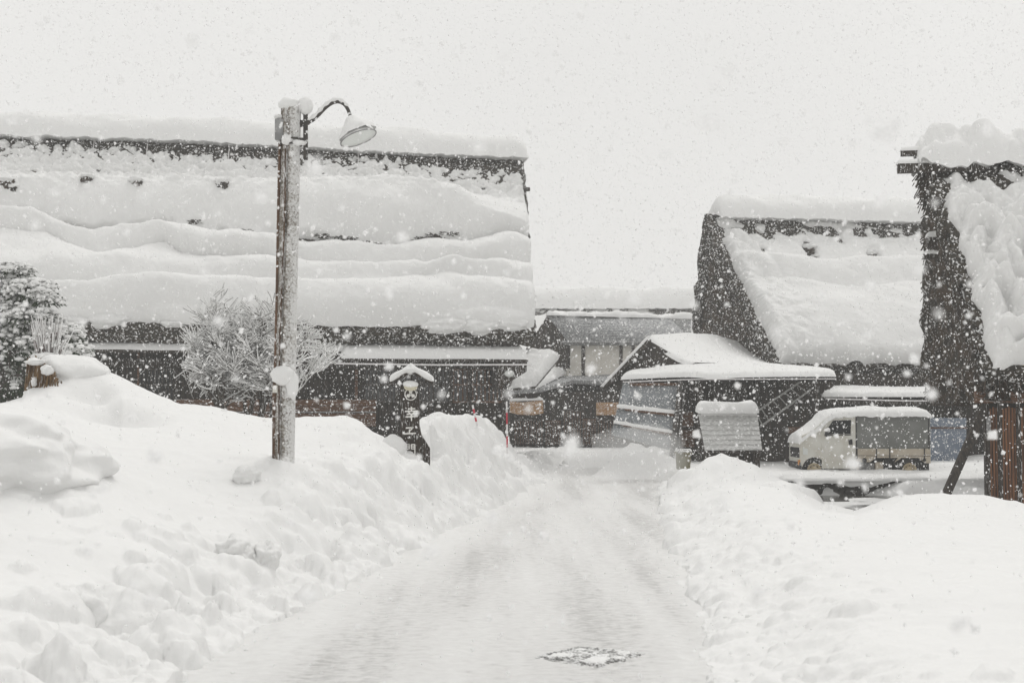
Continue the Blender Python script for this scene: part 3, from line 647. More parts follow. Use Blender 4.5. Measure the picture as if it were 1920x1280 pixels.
# lattice windows
for (x0, x1) in ((262, 326), (684, 742), (752, 842), (850, 876), (886, 940)):
    a, b = LH.ray(x0, 752, WY-.05), LH.ray(x1, 694, WY-.05)
    mb = MB(); mb.box((a[0], WY-.045, a[2]), (b[0], WY-.02, b[2])); g = mb.build('window', M['glass'], LH.root, local=True)
    mb = MB(); n = int((x1-x0)/7)
    for k in range(n+1):
        x = a[0]+(b[0]-a[0])*k/n; mb.box((x-.016, WY-.09, a[2]), (x+.016, WY-.05, b[2]))
    for z in (a[2]-.04, (a[2]+b[2])/2, b[2]): mb.box((a[0]-.03, WY-.1, z), (b[0]+.03, WY-.047, z+.045))
    mb.build('lattice', M['darkwood'] if x0 < 800 else M['brownwood'], g, local=True)
a, b = LH.ray(330, 800, WY-.2), LH.ray(705, 749, WY-.2)
mb = MB()
for k in range(4): z = a[2]+(b[2]-a[2])*k/4; mb.box((a[0], WY-.2+.004*(k % 2), z+.01), (b[0], WY-.02, z+(b[2]-a[2])/4))
mb.build('wainscot', M['brownwood'], LH.root, local=True)
mb = MB(); mb.box((a[0], WY-.24, a[2]+.52*(b[2]-a[2])), (b[0], WY-.19, a[2]+.56*(b[2]-a[2]))); mb.build('rail', M['metal'], LH.root, local=True)
def hisashi(x0, x1, ytop, ybot, yf, T, name='canopy_roof', drop=.3):
    """lean-to eave with its own snow; yf = local y of the front edge"""
    a, b = LH.ray(x0, ybot, yf), LH.ray(x1, ybot, yf); z = (a[2]+b[2])/2
    mb = MB(); mb.prism([(a[0], yf, z), (a[0], WY, z+drop), (a[0], WY, z+drop-.08), (a[0], yf, z-.06)], (b[0]-a[0], 0, 0))
    o = mb.build(name, M['darkwood'], LH.root, local=True)
    mb = MB(); slab(mb, (a[0], yf-.03, z+.01), (b[0], yf-.03, z+.01), (b[0], WY, z+drop), (a[0], WY, z+drop), T, 260, 16, .14, x0*.01, .10, sag=.02, freq=.8); mb.build('canopy_snow', M['snow'], o, smooth=True, local=True)
    mb = MB(); n = int((b[0]-a[0])/.6)
    for k in range(n+1): x = a[0]+.05+(b[0]-a[0]-.1)*k/n; mb.prism([(x-.03, yf+.02, z-.07), (x+.03, yf+.02, z-.07), (x+.03, yf+.02, z-.16), (x-.03, yf+.02, z-.16)], (0, WY-yf, drop-.06))
    mb.build('rafters', M['darkwood'], o, local=True); return o, a, b, z
hisashi(118, 660, 640, 657, -LH.W+.35, .13)
o, a, b, z = hisashi(640, 990, 646, 673, -LH.W-.1, .24)
mb = MB(); mb.tube([(a[0]-.15, -LH.W-.2, z-.13), ((a[0]+b[0])/2, -LH.W-.2, z-.15), (b[0]+.05, -LH.W-.2, z-.13)], .022, 6); mb.build('gutter', M['pinkwhite'], o, local=True)
mb = MB(); mb.prism([(b[0]-.75, -LH.W-.02, z-.75), (b[0]-.02, -LH.W-.02, z-.3), (b[0]-.02, -LH.W-.02, z-.05), (b[0]-.75, -LH.W-.02, z-.05)], (0, 1.3, 0)); mb.build('canopy_bracket', M['darkwood'], o, local=True)
# small round lamp disc under the canopy corner
q = LH.ray(955, 700, -LH.W-.05); mb = MB(); blob(mb, q, (.13, .07, .09), 3, .05, 1, 24, 16); mb.build('wall_lamp', M['lens'], LH.root, smooth=True, local=True)
# snow heaped on the gable-side lean-to
mb = MB(); q0 = P(957, 728, 37.4); q1 = P(1004, 724, 38.4); q2 = P(1048, 672, 42.5); q3 = P(986, 668, 42)
mb.prism([q0-(0,0,.03), q1-(0,0,.03), q2-(0,0,.03), q3-(0,0,.03)], (0, 0, -.03)); o = mb.build('side_roof', M['darkwood'], LH.root)

mb = MB(); slab(mb, q0, q1, q2, q3, .28, 60, 60, .3, 4, .3, freq=.9); mb.build('side_roof_snow', M['snow'], o, smooth=True)
# ------------------------------------------------------------------ street lamp on a weathered log
D = 16.0
b = P(531, 866, D); gz = b[2]-.25
r = thing('street_lamp', 'tall weathered log lamp post with curved iron arm and snowy bell shade', 'street lamp', (b[0], D, gz))
top, bot = P(546, 196, D), np.array([b[0], D, gz])
tt = np.linspace(0, 1, 60); ax = bot[None]*(1-tt[:, None])+top[None]*tt[:, None]
rad = (.122-.012*tt)
th = np.linspace(0, 2*math.pi, 40, endpoint=False)
A = np.stack([ax[:, None, 0]+rad[:, None]*np.cos(th)[None], ax[:, None, 1]+rad[:, None]*np.sin(th)[None], ax[:, None, 2]+0*th[None]], -1)
nz = .006*fbm(np.cos(th)[None]*2, np.sin(th)[None]*2, A[..., 2]*1.2, 4)
groove = -.03*np.exp(-(((th[None]-(1.42*math.pi+.1*np.sin(A[..., 2]*2)))/.13)**2))
k = (1+(nz+groove)/rad[:, None])
A[..., 0] = ax[:, None, 0]+(A[..., 0]-ax[:, None, 0])*k; A[..., 1] = D+(A[..., 1]-D)*k
mb = MB(); mb.grid(A, close=True); mb.add(A[-1], [tuple(range(40))]); pole = mb.build('post', M['pole'], r, smooth=True)
# dark split running up the log
mb = MB(); zz = np.linspace(.04, .90, 60); V = []
for t in zz:
    c = bot*(1-t)+top*t; a0 = 1.42*math.pi+.1*math.sin(c[2]*2)-.12; w_ = .075+.07*fbm(np.array([t*14]), 3.3, 1, 3)[0]
    V.append([c+(.1235-.012*t)*np.array([math.cos(a0+q), math.sin(a0+q), 0]) for q in np.linspace(-w_, w_, 5)])
mb.grid(V); mb.build('split', M['crack'], pole)
mb = MB(); pl = [P(517, 870, D), P(517, 740, D), P(518, 700, D), P(521, 560, D), P(523, 420, D), P(526, 270, D)]
mb.tube([q+np.array([0, -.06, 0]) for q in pl], [.03, .03, .02, .018, .016, .016], 10); mb.build('conduit', M['rust'], r, smooth=True)
mb = MB(); mb.pbox(511, 722, 520, 736, D-.13, .05); mb.build('tag_plate', M['paint'], r)
mb = MB(); mb.pbox(515, 223, 531, 262, D-.1, .14); jb = mb.build('junction_box', M['metal'], r, bevel=.008)
mb = MB(); q = P(523, 220, D-.03); blob(mb, q, (.055, .075, .028), 2, .2); mb.build('box_snow', M['snow'], jb, smooth=True)
mb = MB()
for y in (262, 272):
    c = P(545, y, D); mb.tube([c+np.array([.125*math.cos(a), .125*math.sin(a), 0]) for a in np.linspace(0, 2*math.pi, 25)], .012, 6)
mb.build('strap', M['iron'], r)
mb = MB(); mb.bar(P(573, 212, D), P(573, 300, D), .045, .05); mb.bar(P(560, 230, D), P(580, 230, D), .05, .05); mb.bar(P(560, 262, D), P(577, 262, D), .04, .04); mb.build('bracket', M['iron'], r, bevel=.006)
mb = MB(); apx = [(562, 236), (576, 231), (588, 225), (600, 213), (610, 202), (622, 193), (634, 190), (646, 195), (653, 206), (657, 219), (659, 231)]
t_ = np.linspace(0, len(apx)-1, 44); ap = np.array([P(np.interp(i, range(len(apx)), [a[0] for a in apx]), np.interp(i, range(len(apx)), [a[1] for a in apx]), D) for i in t_])
for _ in range(3): ap[1:-1] = (ap[:-2]+2*ap[1:-1]+ap[2:])/4
mb.tube(ap, .021, 10); arm = mb.build('arm', M['iron'], r, smooth=True)
mb = MB(); q = ap[3:36]; n_ = len(q); mb.tube(q+np.array([-.005, 0, .026]), [.026*min(1, (i+1)/4, (n_-i)/4)*(1+.25*math.sin(i*1.3)) for i in range(n_)], 10); mb.build('arm_snow', M['snow'], arm, smooth=True)
# bell shade, tilted
c0 = P(660, 232, D); rim = P(672, 259, D-.05); axv = np.array([.36, -.13, -.92]); axv /= np.linalg.norm(axv)
hh = .205; prof = [(.03, -.03), (.05, 0), (.075, .02), (.078, .045), (.10, .06), (.105, .085), (.135, .105), (.15, .13), (.19, .17), (.212, .2), (.214, .208), (.205, .206), (.185, .175), (.14, .13), (.09, .09)]
c0 = rim-axv*.206
mb = MB(); mb.lathe(prof, c0, axv, 36); sh = mb.build('lamp_shade', M['lampwhite'], r, smooth=True)
mb = MB(); mb.lathe([(.0005, .203), (.1, .203), (.203, .198)], c0, axv, 36); mb.build('lens', M['lens'], sh, smooth=True)
mb = MB(); mb.lathe([(.213, .2), (.219, .204), (.217, .212), (.205, .211)], c0, axv, 36); mb.build('rim', M['metal'], sh, smooth=True)
mb = MB(); pr = [(.02, -.06), (.07, -.03), (.10, .02), (.13, .05), (.17, .1), (.2, .15), (.208, .185)]
up = np.array([0, 0, 1.0]); side = np.cross(axv, [1.0, 0, 0]); side /= np.linalg.norm(side); xx = np.cross(side, axv)
V = [[c0+axv*h+q*(1+.05*math.sin(7*a+h*40))*1.03*(math.cos(a)*xx+math.sin(a)*side)+np.array([0, 0, .018]) for a in np.linspace(-.4, math.pi+.4, 26)] for q, h in pr]
V2 = np.array(V); cen = np.array([c0+axv*h for q, h in pr])[:, None]; dz = (V2-cen)[..., 2]
V2[..., 2] += .014*np.clip(dz/.1, -1, 1)-.004+.006*fbm(V2[..., 0]*20, V2[..., 1]*20, V2[..., 2]*20); mb.grid(V2); mb.build('shade_snow', M['snow'], sh, smooth=True)
mb = MB(); q = P(543, 197, D); blob(mb, q+np.array([0, 0, .0]), (.125, .13, .085), 1.2, .12, 1.4); q = P(573, 199, D); blob(mb, q, (.085, .1, .105), 4.2, .12); mb.build('cap_snow', M['snow'], r, smooth=True)
mb = MB(); q = P(538, 262, D-.11); blob(mb, q, (.06, .06, .06), 2.7, .3); q = P(560, 268, D-.1); blob(mb, q, (.085, .05, .03), 5.1, .35); mb.build('strap_snow', M['snow'], r, smooth=True)
mb = MB(); q = P(531, 704, D-.10); blob(mb, q, (.14, .09, .105), 7.7, .16); q = P(548, 722, D-.1); blob(mb, q, (.07, .06, .16), 8.7, .2); mb.build('ledge_snow', M['snow'], r, smooth=True)
mb = MB()
R_ = random.Random(8)
for i in range(34):      # snow plastered on the windward face
    t = R_.random()*.92+.04; c = bot*(1-t)+top*t; a = R_.uniform(1.5, 2.05)*math.pi
    blob(mb, c+.108*np.array([math.cos(a), math.sin(a), 0]), (R_.uniform(.015, .045), .02, R_.uniform(.02, .08)), i*1.3, .35, 1.5, 14, 10)
mb.build('plastered_snow', M['snow'], pole, smooth=True) if False else None

# ------------------------------------------------------------------ black signpost with white characters
D = 22.0; k = D/F
b = P(769, 862, D)
r = thing('signpost', 'black roofed signpost with white brush characters half buried in ploughed snow', 'signpost', (b[0], D, b[2]-.2))
mb = MB(); mb.prism([P(x, y, D) for x, y in [(750, 715), (786, 715), (786, 795), (790, 815), (806, 840), (806, 880), (732, 880), (732, 840), (749, 815), (751, 795)]], (0, .09, 0)); bd = mb.build('board', M['darkwood'], r, bevel=.008)
mb = MB()
for a, c in (((770, 696), (729, 718)), ((770, 696), (812, 718))):
    mb.bar(P(*a, D-.12)+np.array([0, .2, 0]), P(*c, D-.12)+np.array([0, .2, 0]), .42, .035)
rf = mb.build('roof', M['darkwood'], r)
for sgn, a, c in ((1, (771, 691), (729, 715)), (2, (769, 691), (812, 715))):
    p0, p1 = P(*a, D-.14), P(*c, D-.14); d_ = np.array([0, .44, 0]); mb = MB()
    n1, n2 = 40, 16; A = np.zeros((n1, n2, 3))
    for i, u in enumerate(np.linspace(0, 1, n1)):
        for j, v in enumerate(np.linspace(0, 2*math.pi, n2, endpoint=False)):
            e = min(1, (1-u)/.10); e = math.sqrt(1-(1-e)**2); cc, ss = math.cos(v), math.sin(v)
            A[i, j] = p0*(1-u)+p1*u+np.array([0, .2, .03])+np.array([0, .25*np.sign(cc)*abs(cc)**.5*e, .05*np.sign(ss)*abs(ss)**.6*(e+.15)*(1+.12*math.sin(u*9+sgn))])
    mb.grid(A, close=True); mb.add(A[-1], [tuple(range(n2))]); mb.build('roof_snow', M['snow'], rf, smooth=True)
mb = MB(); q = P(770, 694, D); blob(mb, q, (.13, .25, .065), 3.1, .15); mb.build('roof_snow', M['snow'], rf, smooth=True)
mb = MB(); mb.bar(P(769, 700, D)+(0, .06, 0), P(769, 722, D)+(0, .06, 0), .06, .06); mb.bar(P(738, 716, D)+(0, .06, 0), P(802, 716, D)+(0, .06, 0), .04, .05, (0, 1, 0)); mb.build('roof_frame', M['darkwood'], r)
# small lantern hood above the crest
mb = MB(); q = P(770, 724, D-.09); blob(mb, q, (.105, .07, .07), 1.1, .02, 1, 28, 18, 2.4); ln = mb.build('lantern', M['cream'], r, smooth=True)
mb = MB(); q = P(770, 720, D-.1); blob(mb, q, (.118, .085, .055), 1.9, .08, 1, 28, 18, 2.3); mb.build('lantern_snow', M['snow'], ln, smooth=True)
# round crest: ring with a three-leaf device
cc = P(770, 739, D-.012); mb = MB(); an = np.linspace(0, 2*math.pi, 41); mb.tube([cc+.088*np.array([math.cos(a), 0, math.sin(a)]) for a in an], .008, 6, False)
for a0 in (math.pi/2, math.pi/2+2.094, math.pi/2-2.094):
    ct = cc+.038*np.array([math.cos(a0), 0, math.sin(a0)]); pts = []
    for a in np.linspace(0, 2*math.pi, 28, endpoint=False):
        rr = .033*(1+.16*math.cos(5*a)); lx, lz = 1.15*rr*math.cos(a), .8*rr*math.sin(a)
        pts.append(ct+np.array([lx*math.cos(a0)-lz*math.sin(a0), 0, lx*math.sin(a0)+lz*math.cos(a0)]))
    mb.prism(pts, (0, .01, 0))
mb.build('crest', M['ink'], bd)
CH = {'one': [[(.27,.87),(.75,.89)], [(.5,1.02),(.5,.7)], [(.06,.69),(.95,.72)], [(.3,.64),(.4,.52)], [(.72,.66),(.6,.52)], [(.18,.48),(.84,.5)], [(.1,.28),(.92,.31)], [(.5,.49),(.5,-.02)]],
      'two': [[(.18,.82),(.74,.86),(.56,.58)], [(.5,.64),(.44,.2)], [(.02,.14),(.98,.2)]],
      'three': [[(.1,.97),(.1,-.02)], [(.1,.95),(.42,.96),(.42,.58)], [(.1,.77),(.42,.77)], [(.1,.59),(.42,.59)], [(.9,.97),(.9,.02),(.76,.08)], [(.6,.95),(.9,.96)], [(.6,.95),(.6,.58)], [(.6,.77),(.9,.77)], [(.6,.59),(.9,.59)]]}
for nm, (x0, y0, x1, y1), w_ in (('one', (758, 763, 785, 788), .021), ('two', (757, 799, 780, 815), .023), ('three', (758, 832, 780, 854), .019)):
    mb = MB()
    for si, st_ in enumerate(CH[nm]):
        pts = [P(x0+(x1-x0)*u, y1+(y0-y1)*v, D-.004-.0006*si) for u, v in st_]
        for i in range(len(pts)-1):
            a, c = pts[i], pts[i+1]; t = (c-a)/np.linalg.norm(c-a); nrm = np.array([-t[2], 0, t[0]])*w_*.5
            if i: a = a-t*w_*.4
            mb.prism([a-nrm*1.15-t*.006, c-nrm*.8, c+t*w_*.3, c+nrm*.9, a+nrm], (0, .003+.0006*si, 0))
    mb.build('lettering', M['ink'], bd)
c = P(738, 840, D-.2); mb = MB(); blob(mb, (0, 0, 0), (.20, .22, .2), 9.1, .15, 1.3, 40, 26); o = mb.build('snow_lump', M['snow'], smooth=True); o.location = c.tolist(); tag(o, 'smooth heap of snow pressed against the flared foot of the black signpost', 'snow lump')

# ------------------------------------------------------------------ plants
def grow(rng, p, d, L, rad, depth, out, spread=.55, lift=.05, bias=None):
    n = max(3, int(L/.12)); pts = [np.array(p)]; d = np.array(d, float)
    for i in range(n):
        d = d+np.array([rng.gauss(0, .13), rng.gauss(0, .13), rng.gauss(lift, .10)]); d /= np.linalg.norm(d); pts.append(pts[-1]+d*L/n)
    out.append((pts, np.linspace(rad, rad*.6, n+1), depth))
    if depth <= 0: return
    for i in range(rng.randint(4, 5) if depth > 1 else rng.randint(7, 9)):
        t = rng.uniform(.35, 1.0); k = min(n, int(t*n)); q = pts[k]
        nd = d+np.array([rng.gauss(0, spread), rng.gauss(0, spread), rng.gauss(.05, spread*.6)]); nd /= np.linalg.norm(nd)
        grow(rng, q, nd, L*rng.uniform(.5, .82), rad*.6*(1-.2*t), depth-1, out, spread, lift)
D = 27.0; rng = random.Random(21); b = P(480, 790, D)
r = thing('bare_tree', 'low spreading bare tree with every twig loaded with snow behind the lamp post', 'tree', (b[0], D, b[2]-.3))
segs = []
for (x, y, dx, dz, L, rad) in ((452, 790, -.45, .9, 1.4, .07), (462, 790, .05, 1, 1.35, .055), (486, 790, .25, .9, 1.2, .075), (492, 788, .75, .8, 1.15, .05), (446, 788, -.85, .6, 1.15, .05), (440, 786, -.6, .75, 1.25, .04), (498, 788, .5, .9, 1.2, .04), (470, 790, -.15, 1, 1.3, .045), (480, 790, .45, 1, 1.35, .04)):
    grow(rng, P(x, y, D)-np.array([0, 0, .25]), np.array([dx, rng.uniform(-.3, .3), dz])/math.hypot(dx, dz), L, rad, 4, segs, .55, .015)
trunk, twigs, sn = MB(), MB(), MB(); n_tw = 0
tree_c = P(468, 652, D); Rx, Rz = 1.42, 1.25
for pts, rd, dep in segs:
    m = pts[-1]
    an_ = math.atan2(m[2]-tree_c[2], m[0]-tree_c[0])
    if ((m[0]-tree_c[0])/Rx)**2+((m[2]-tree_c[2])/Rz)**2 > .82+.22*math.sin(3*an_+1)+.16*math.sin(7*an_+2)+.3*rng.random()-.35*max(0, -math.sin(an_)): continue
    if dep >= 3: trunk.tube(pts, np.maximum(rd, .016), 6, False)
    else: twigs.tube(pts, np.maximum(rd, .005), 4, False)
    w_ = np.maximum(rd*.72, .0082)*(1+.35*np.array([rng.random() for _ in pts]))
    q = np.array(pts); dirs = np.gradient(q, axis=0); hz = np.sqrt(np.clip(1-(dirs[:, 2]/(np.linalg.norm(dirs, axis=1)+1e-9))**2, 0, 1))
    w_ = w_*(.45+.75*hz); sn.tube(q+np.stack([0*w_, 0*w_-.003, np.maximum(rd, .006)*.5+w_*.75], -1), w_, 5, True)
trunk.build('trunk', M['bark'], r); cr_ = twigs.build('crown', M['bark'], r); sn.build('twig_snow', M['snow'], cr_)
# upright twiggy shrub behind the straw
D = 21.6; b = P(95, 690, D); rng = random.Random(4)
r = thing('twiggy_shrub', 'small bundle of upright reddish twigs tied together above the straw, dusted with snow', 'shrub', (b[0], D, b[2]))
st_, sn = MB(), MB()
for i in range(75):
    x0, x1 = rng.gauss(90, 9), 0; x1 = 93+(x0-90)*2.1+rng.gauss(0, 7); y1 = rng.uniform(588, 640); a, c = P(x0, 695, D+rng.uniform(-.2, .2)), P(x1, y1, D+rng.uniform(-.35, .35))
    m = (a+c)/2+np.array([rng.gauss(0, .03), 0, .02]); t = np.linspace(0, 1, 7)[:, None]; pts = a*(1-t)**2+2*m*t*(1-t)+c*t**2
    st_.tube(pts, np.linspace(.009, .005, 7), 4, False)
    k0 = rng.randint(1, 4); q = pts[k0:]; sn.tube(q+np.array([.006, -.01, .008]), np.linspace(.009, .005, len(q))*rng.uniform(.5, 1.4), 5)
    if rng.random() < .5: blob(sn, pts[rng.randint(2, 5)], (.03, .03, .022), i, .3, 1.5, 8, 6)
tw = st_.build('stems', M['twig'], r); sn.build('twig_snow', M['snow'], tw)
mb = MB(); blob(mb, P(88, 668, D-.1), (.24, .2, .06), 4.4, .25); mb.build('base_snow', M['snow'], r, smooth=True)

def needle_mass(mb, sn, rng, c, rad, n, size, snow=.5, droop=.5):
    for i in range(n):
        v = np.array([rng.gauss(0, 1) for _ in range(3)]); v /= np.linalg.norm(v); q = c+v*np.array(rad)*rng.uniform(.3, 1.0)**.6
        d = v*np.array([1, 1, .3])+np.array([0, 0, -droop]); d /= np.linalg.norm(d)+1e-9
        s1 = np.cross(d, [rng.gauss(0, 1), rng.gauss(0, 1), rng.gauss(0, 1)]); s1 /= np.linalg.norm(s1)+1e-9
        L = size*rng.uniform(.6, 1.5); w_ = L*.16
        mb.add([q-s1*w_*.4, q+d*L*.5-s1*w_, q+d*L, q+d*L*.5+s1*w_, q+s1*w_*.4], [(0, 1, 2, 3, 4)])
        if rng.random() < snow*1.9 and v[2] > -.5: blob(sn, q+d*L*.3+np.array([0, 0, .015]), (L*.5*rng.uniform(.5, 1.6), L*.5, L*.3), i, .35, 1.6, 8, 6)
D = 23.5; rng = random.Random(11); b = P(5, 800, D)
r = thing('evergreen_tree', 'dark evergreen with drooping snow-laden boughs at the left edge of the farmhouse', 'tree', (b[0]-.3, D, b[2]-.5))
mb = MB(); mb.tube([(b[0]-.3, D, b[2]-.5), (b[0]-.3, D, b[2]+1), (b[0]-.25, D, b[2]+2.7)], [.11, .09, .03], 8); mb.build('trunk', M['bark'], r)
nd, sn = MB(), MB()
for (x, y, rx, rz, n, sn_) in ((20, 505, .35, .12, 120, .8), (70, 535, .3, .10, 110, .8), (10, 530, .5, .26, 170, .6), (55, 545, .42, .2, 150, .6), (85, 560, .25, .16, 90, .55), (0, 575, .6, .25, 200, .55), (45, 590, .45, .22, 130, .4), (15, 640, .8, .4, 330, .22), (70, 610, .45, .25, 160, .35), (10, 710, .9, .45, 420, .07), (90, 660, .55, .3, 220, .16), (30, 760, .9, .4, 300, .04), (118, 625, .4, .18, 130, .45), (-40, 600, .7, .6, 240, .4), (135, 660, .32, .2, 90, .3)):
    needle_mass(nd, sn, rng, P(x, y, D+rng.uniform(-.2, .3)), (rx, .45, rz), int(n*2.2), .085, sn_)
cr_ = nd.build('crown', M['needle'], r); sn.build('bough_snow', M['snow'], cr_, smooth=True)
# straw-wrapped bundle standing out of the drift
D = 19.7; b = P(95, 770, D); rng = random.Random(3)
r = thing('straw_bundle', 'straw-wrapped bundle poking from the drift with a cap of snow sliding over it', 'straw bundle', (b[0], D, b[2]-.1))
mb = MB()
for i in range(420):
    u = rng.random(); x = 52+u*75; yt = 676+62*max(0, u-.25)*1.2+rng.gauss(0, 4); yb = 775-10*u+rng.gauss(0, 6); dd = D+rng.uniform(-.1, .25)+.3*abs(u-.4)
    a, c = P(x, yt, dd), P(x-3+rng.gauss(0, 4), yb, dd-.12); mb.tube([a, (a+c)/2+np.array([rng.gauss(0, .015), -.02, 0]), c], .010, 4, False)
sb = mb.build('straw', M['straw'], r)
mb = MB(); mb.ppoly([(54, 685), (80, 690), (130, 750), (130, 775), (48, 775)], D+.12, .5); mb.build('core', M['straw'], sb)
mb = MB()
for (x, y, rx, rz, s) in ((66, 678, .13, .05, 1), (88, 694, .08, .07, 2), (58, 738, .10, .05, 4), (90, 757, .13, .06, 5), (75, 765, .1, .07, 6), (112, 760, .12, .06, 7), (66, 716, .03, .07, 8)):
    blob(mb, P(x, y, D-.12), (rx, .12, rz), s, .3, 1.5, 24, 16)
mb.build('stuck_snow', M['snow'], sb, smooth=True)
mb = MB(); blob(mb, P(134, 706, D+.62), (.56, .5, .33), 6.2, .18, 1.2, 60, 40); mb.build('cap_snow', M['snow'], r, smooth=True)
# red and white snow markers
def marker(px0, px1, y0, y1, d, lab):
    a, c = P(px1, y1, d), P(px0, y0, d); a = a-(c-a)*.25
    r = thing('snow_marker', lab, 'marker pole', a, group='red and white snow marker poles')
    n = 5
    for i in range(n):
        t0, t1 = i/n, (i+1)/n; mb = MB(); mb.tube([a+(c-a)*t0, a+(c-a)*t1], .018, 8); mb.build('band', M['red'] if i % 2 == n % 2 else M['pinkwhite'], r, smooth=True)
marker(886, 893, 759, 790, 26.0, 'short leaning pink and white marker pole stuck in the mound beside the signpost')
marker(950, 951, 752, 838, 31.0, 'upright red and white marker pole at the corner of the farmhouse')
# drain grate in the road
q = [P(1005, 1228, 9.42), P(1120, 1247, 9.04), P(1215, 1222, 9.55), P(1090, 1210, 9.81)]
q = [np.array([a[0], a[1], .010]) for a in q]; c = sum(q)/4
r = thing('drain_grate', 'square iron drain grate half covered with snow in the middle of the road', 'drain grate', (c[0], c[1], .0))
mb = MB()
for i in range(4): mb.bar(q[i]-(0, 0, .014), q[(i+1) % 4]-(0, 0, .014), .025, .016)
mb.build('frame', M['grate'], r)
mb = MB()
for i in range(1, 13): t = i/13; mb.bar(q[0]*(1-t)+q[3]*t, q[1]*(1-t)+q[2]*t, .014, .014)
for i in range(1, 8): t = i/8; mb.bar(q[0]*(1-t)+q[1]*t+np.array([0, 0, .003]), q[3]*(1-t)+q[2]*t+np.array([0, 0, .003]), .01, .009)
mb.build('bars', M['grate'], r)
mb = MB(); u, v = np.meshgrid(np.linspace(0, 1, 110), np.linspace(0, 1, 110), indexing='ij')
B = (1-u)[..., None]*(1-v)[..., None]*q[0]+u[..., None]*(1-v)[..., None]*q[1]+u[..., None]*v[..., None]*q[2]+(1-u)[..., None]*v[..., None]*q[3]
cell = np.maximum(np.cos(v*13*2*math.pi), np.cos(u*8*2*math.pi))
B[..., 2] += .002+.004*fbm(B[..., 0]*7, B[..., 1]*7, 1, 3)+.014*sstep(.02, .3, perlin(B[..., 0]*3.2, B[..., 1]*3.2, 6)+.06)-.003*np.cos(v*13*2*math.pi)
ed = np.minimum(np.minimum(u, 1-u), np.minimum(v, 1-v))+.10*perlin(B[..., 0]*7, B[..., 1]*7, 3); B[..., 2] -= .035*(1-sstep(.0, .16, ed))
mb.grid(B); mb.build('drifted_snow', M['snow'], r, smooth=True)
# ------------------------------------------------------------------ plaster house at the end of the road
D = 52.0; b = P(1090, 840, D)
r = thing('plaster_house', 'two-storey house with white plaster panels and grey roof at the end of the road', 'house', (b[0], D, 0))
mb = MB(); mb.pbox(1020, 640, 1300, 735, D+.5, 5.0); up_ = mb.build('upper_wall', M['darkplank'], r)
for (x0, y0, x1, y1) in ((1069, 642, 1090, 716), (1097, 642, 1162, 722), (1167, 642, 1184, 720), (1030, 674, 1045, 708), (1048, 690, 1068, 708), (1190, 642, 1285, 700)):
    mb = MB(); mb.pbox(x0, y0, x1, y1, D+.44, .1); mb.build('plaster_panel', M['white'], up_)
for x in (1094, 1164.5, 1187):
    mb = MB(); mb.pbox(x-3, 640, x+3, 728, D+.4, .1); mb.build('post', M['darkwood'], up_)
# roof with ridge parallel to us
e0, e1, r0, r1 = P(1056, 640, D+.15), P(1296, 640, D+.15), P(1026, 592, D+3), P(1296, 599, D+3)
mb = MB(); mb.prism([e0, r0, r0+np.array([0, 3.2, -1.6]), e0+np.array([0, 0, -.12])], (e1[0]-e0[0], 0, 0)); rf = mb.build('roof', M['greyroof'], r)
mb = MB(); n = 15
for i in range(n):
    t = i/n; a, c = e0*(1-t)+r0*t, e1*(1-t)+r1*t; mb.bar(a+np.array([0, 0, .02]), c+np.array([0, 0, .02]), .06, .045)
mb.build('battens', M['greyroof'], rf)
mb = MB(); slab(mb, r0+(-.05, -.35, 0), r1+(.1, -.35, 0), r1+(.1, .5, 0), r0+(-.05, .5, 0), .2, 160, 14, .2, 3, .35); mb.build('ridge_snow', M['snow'], rf, smooth=True)
mb = MB(); mb.tube([e0+(-.1, -.05, -.03), e1+(0, -.05, -.03)], .035, 6); mb.build('gutter', M['metal'], rf)
mb = MB(); mb.prism([P(1026, 592, D+.2), P(1066, 642, D+.2), P(1066, 690, D+.2), P(1018, 690, D+.2), P(1018, 658, D+.2), P(985, 655, D+.2)], (0, .3, 0)); mb.build('gable_end', M['darkplank'], r)
# lower wing with its shallow roof
mb = MB(); mb.prism([P(956, 732, D-2.5), P(1012, 728, D-2.5), P(1075, 712, D-1), P(1180, 716, D-1), P(1180, 700, D+.5), P(1066, 702, D+.5), P(1018, 706, D+.5)], (0, 0, -.14)); lr = mb.build('lower_roof', M['greyroof'], r)
mb = MB(); slab(mb, P(954, 731, D-2.5), P(1010, 727, D-2.5), P(1062, 700, D+.4), P(1005, 693, D+.4), .3, 70, 30, .3, 2, .25); mb.build('lower_roof_snow', M['snow'], lr, smooth=True)
mb = MB(); mb.pbox(955, 734, 1320, 850, D-1.6, 3.0); lw = mb.build('lower_wall', M['darkplank'], r)
for (x0, x1, y0, y1, mm) in ((1022, 1052, 788, 834, 'brownwood'), (1058, 1088, 768, 834, 'darkwood'), (1092, 1118, 785, 834, 'brownwood'), (1122, 1150, 785, 828, 'darkwood'), (966, 1016, 786, 832, 'darkwood')):
    mb = MB(); mb.pbox(x0, y0, x1, y1, D-1.7, .12); dr = mb.build('door', M[mm], lw)
    mb = MB(); n = int((x1-x0)/5)
    for i in range(n+1): x = x0+(x1-x0)*i/n; mb.pbox(x-.7, y0+3, x+.7, y1, D-1.76, .05)
    mb.build('lattice', M['darkwood'] if mm == 'brownwood' else M['brownwood'], dr)
D2 = D-2.6
mb = MB(); mb.prism([P(x, y, D2) for x, y in [(956, 752), (980, 754), (1018, 750), (1019, 774), (1000, 778), (972, 777), (956, 773)]], (0, .08, 0)); o = mb.build('signboard', M['signboard']); tag(o, 'long tan wooden signboard hung under the low eave beside the farmhouse corner', 'signboard')
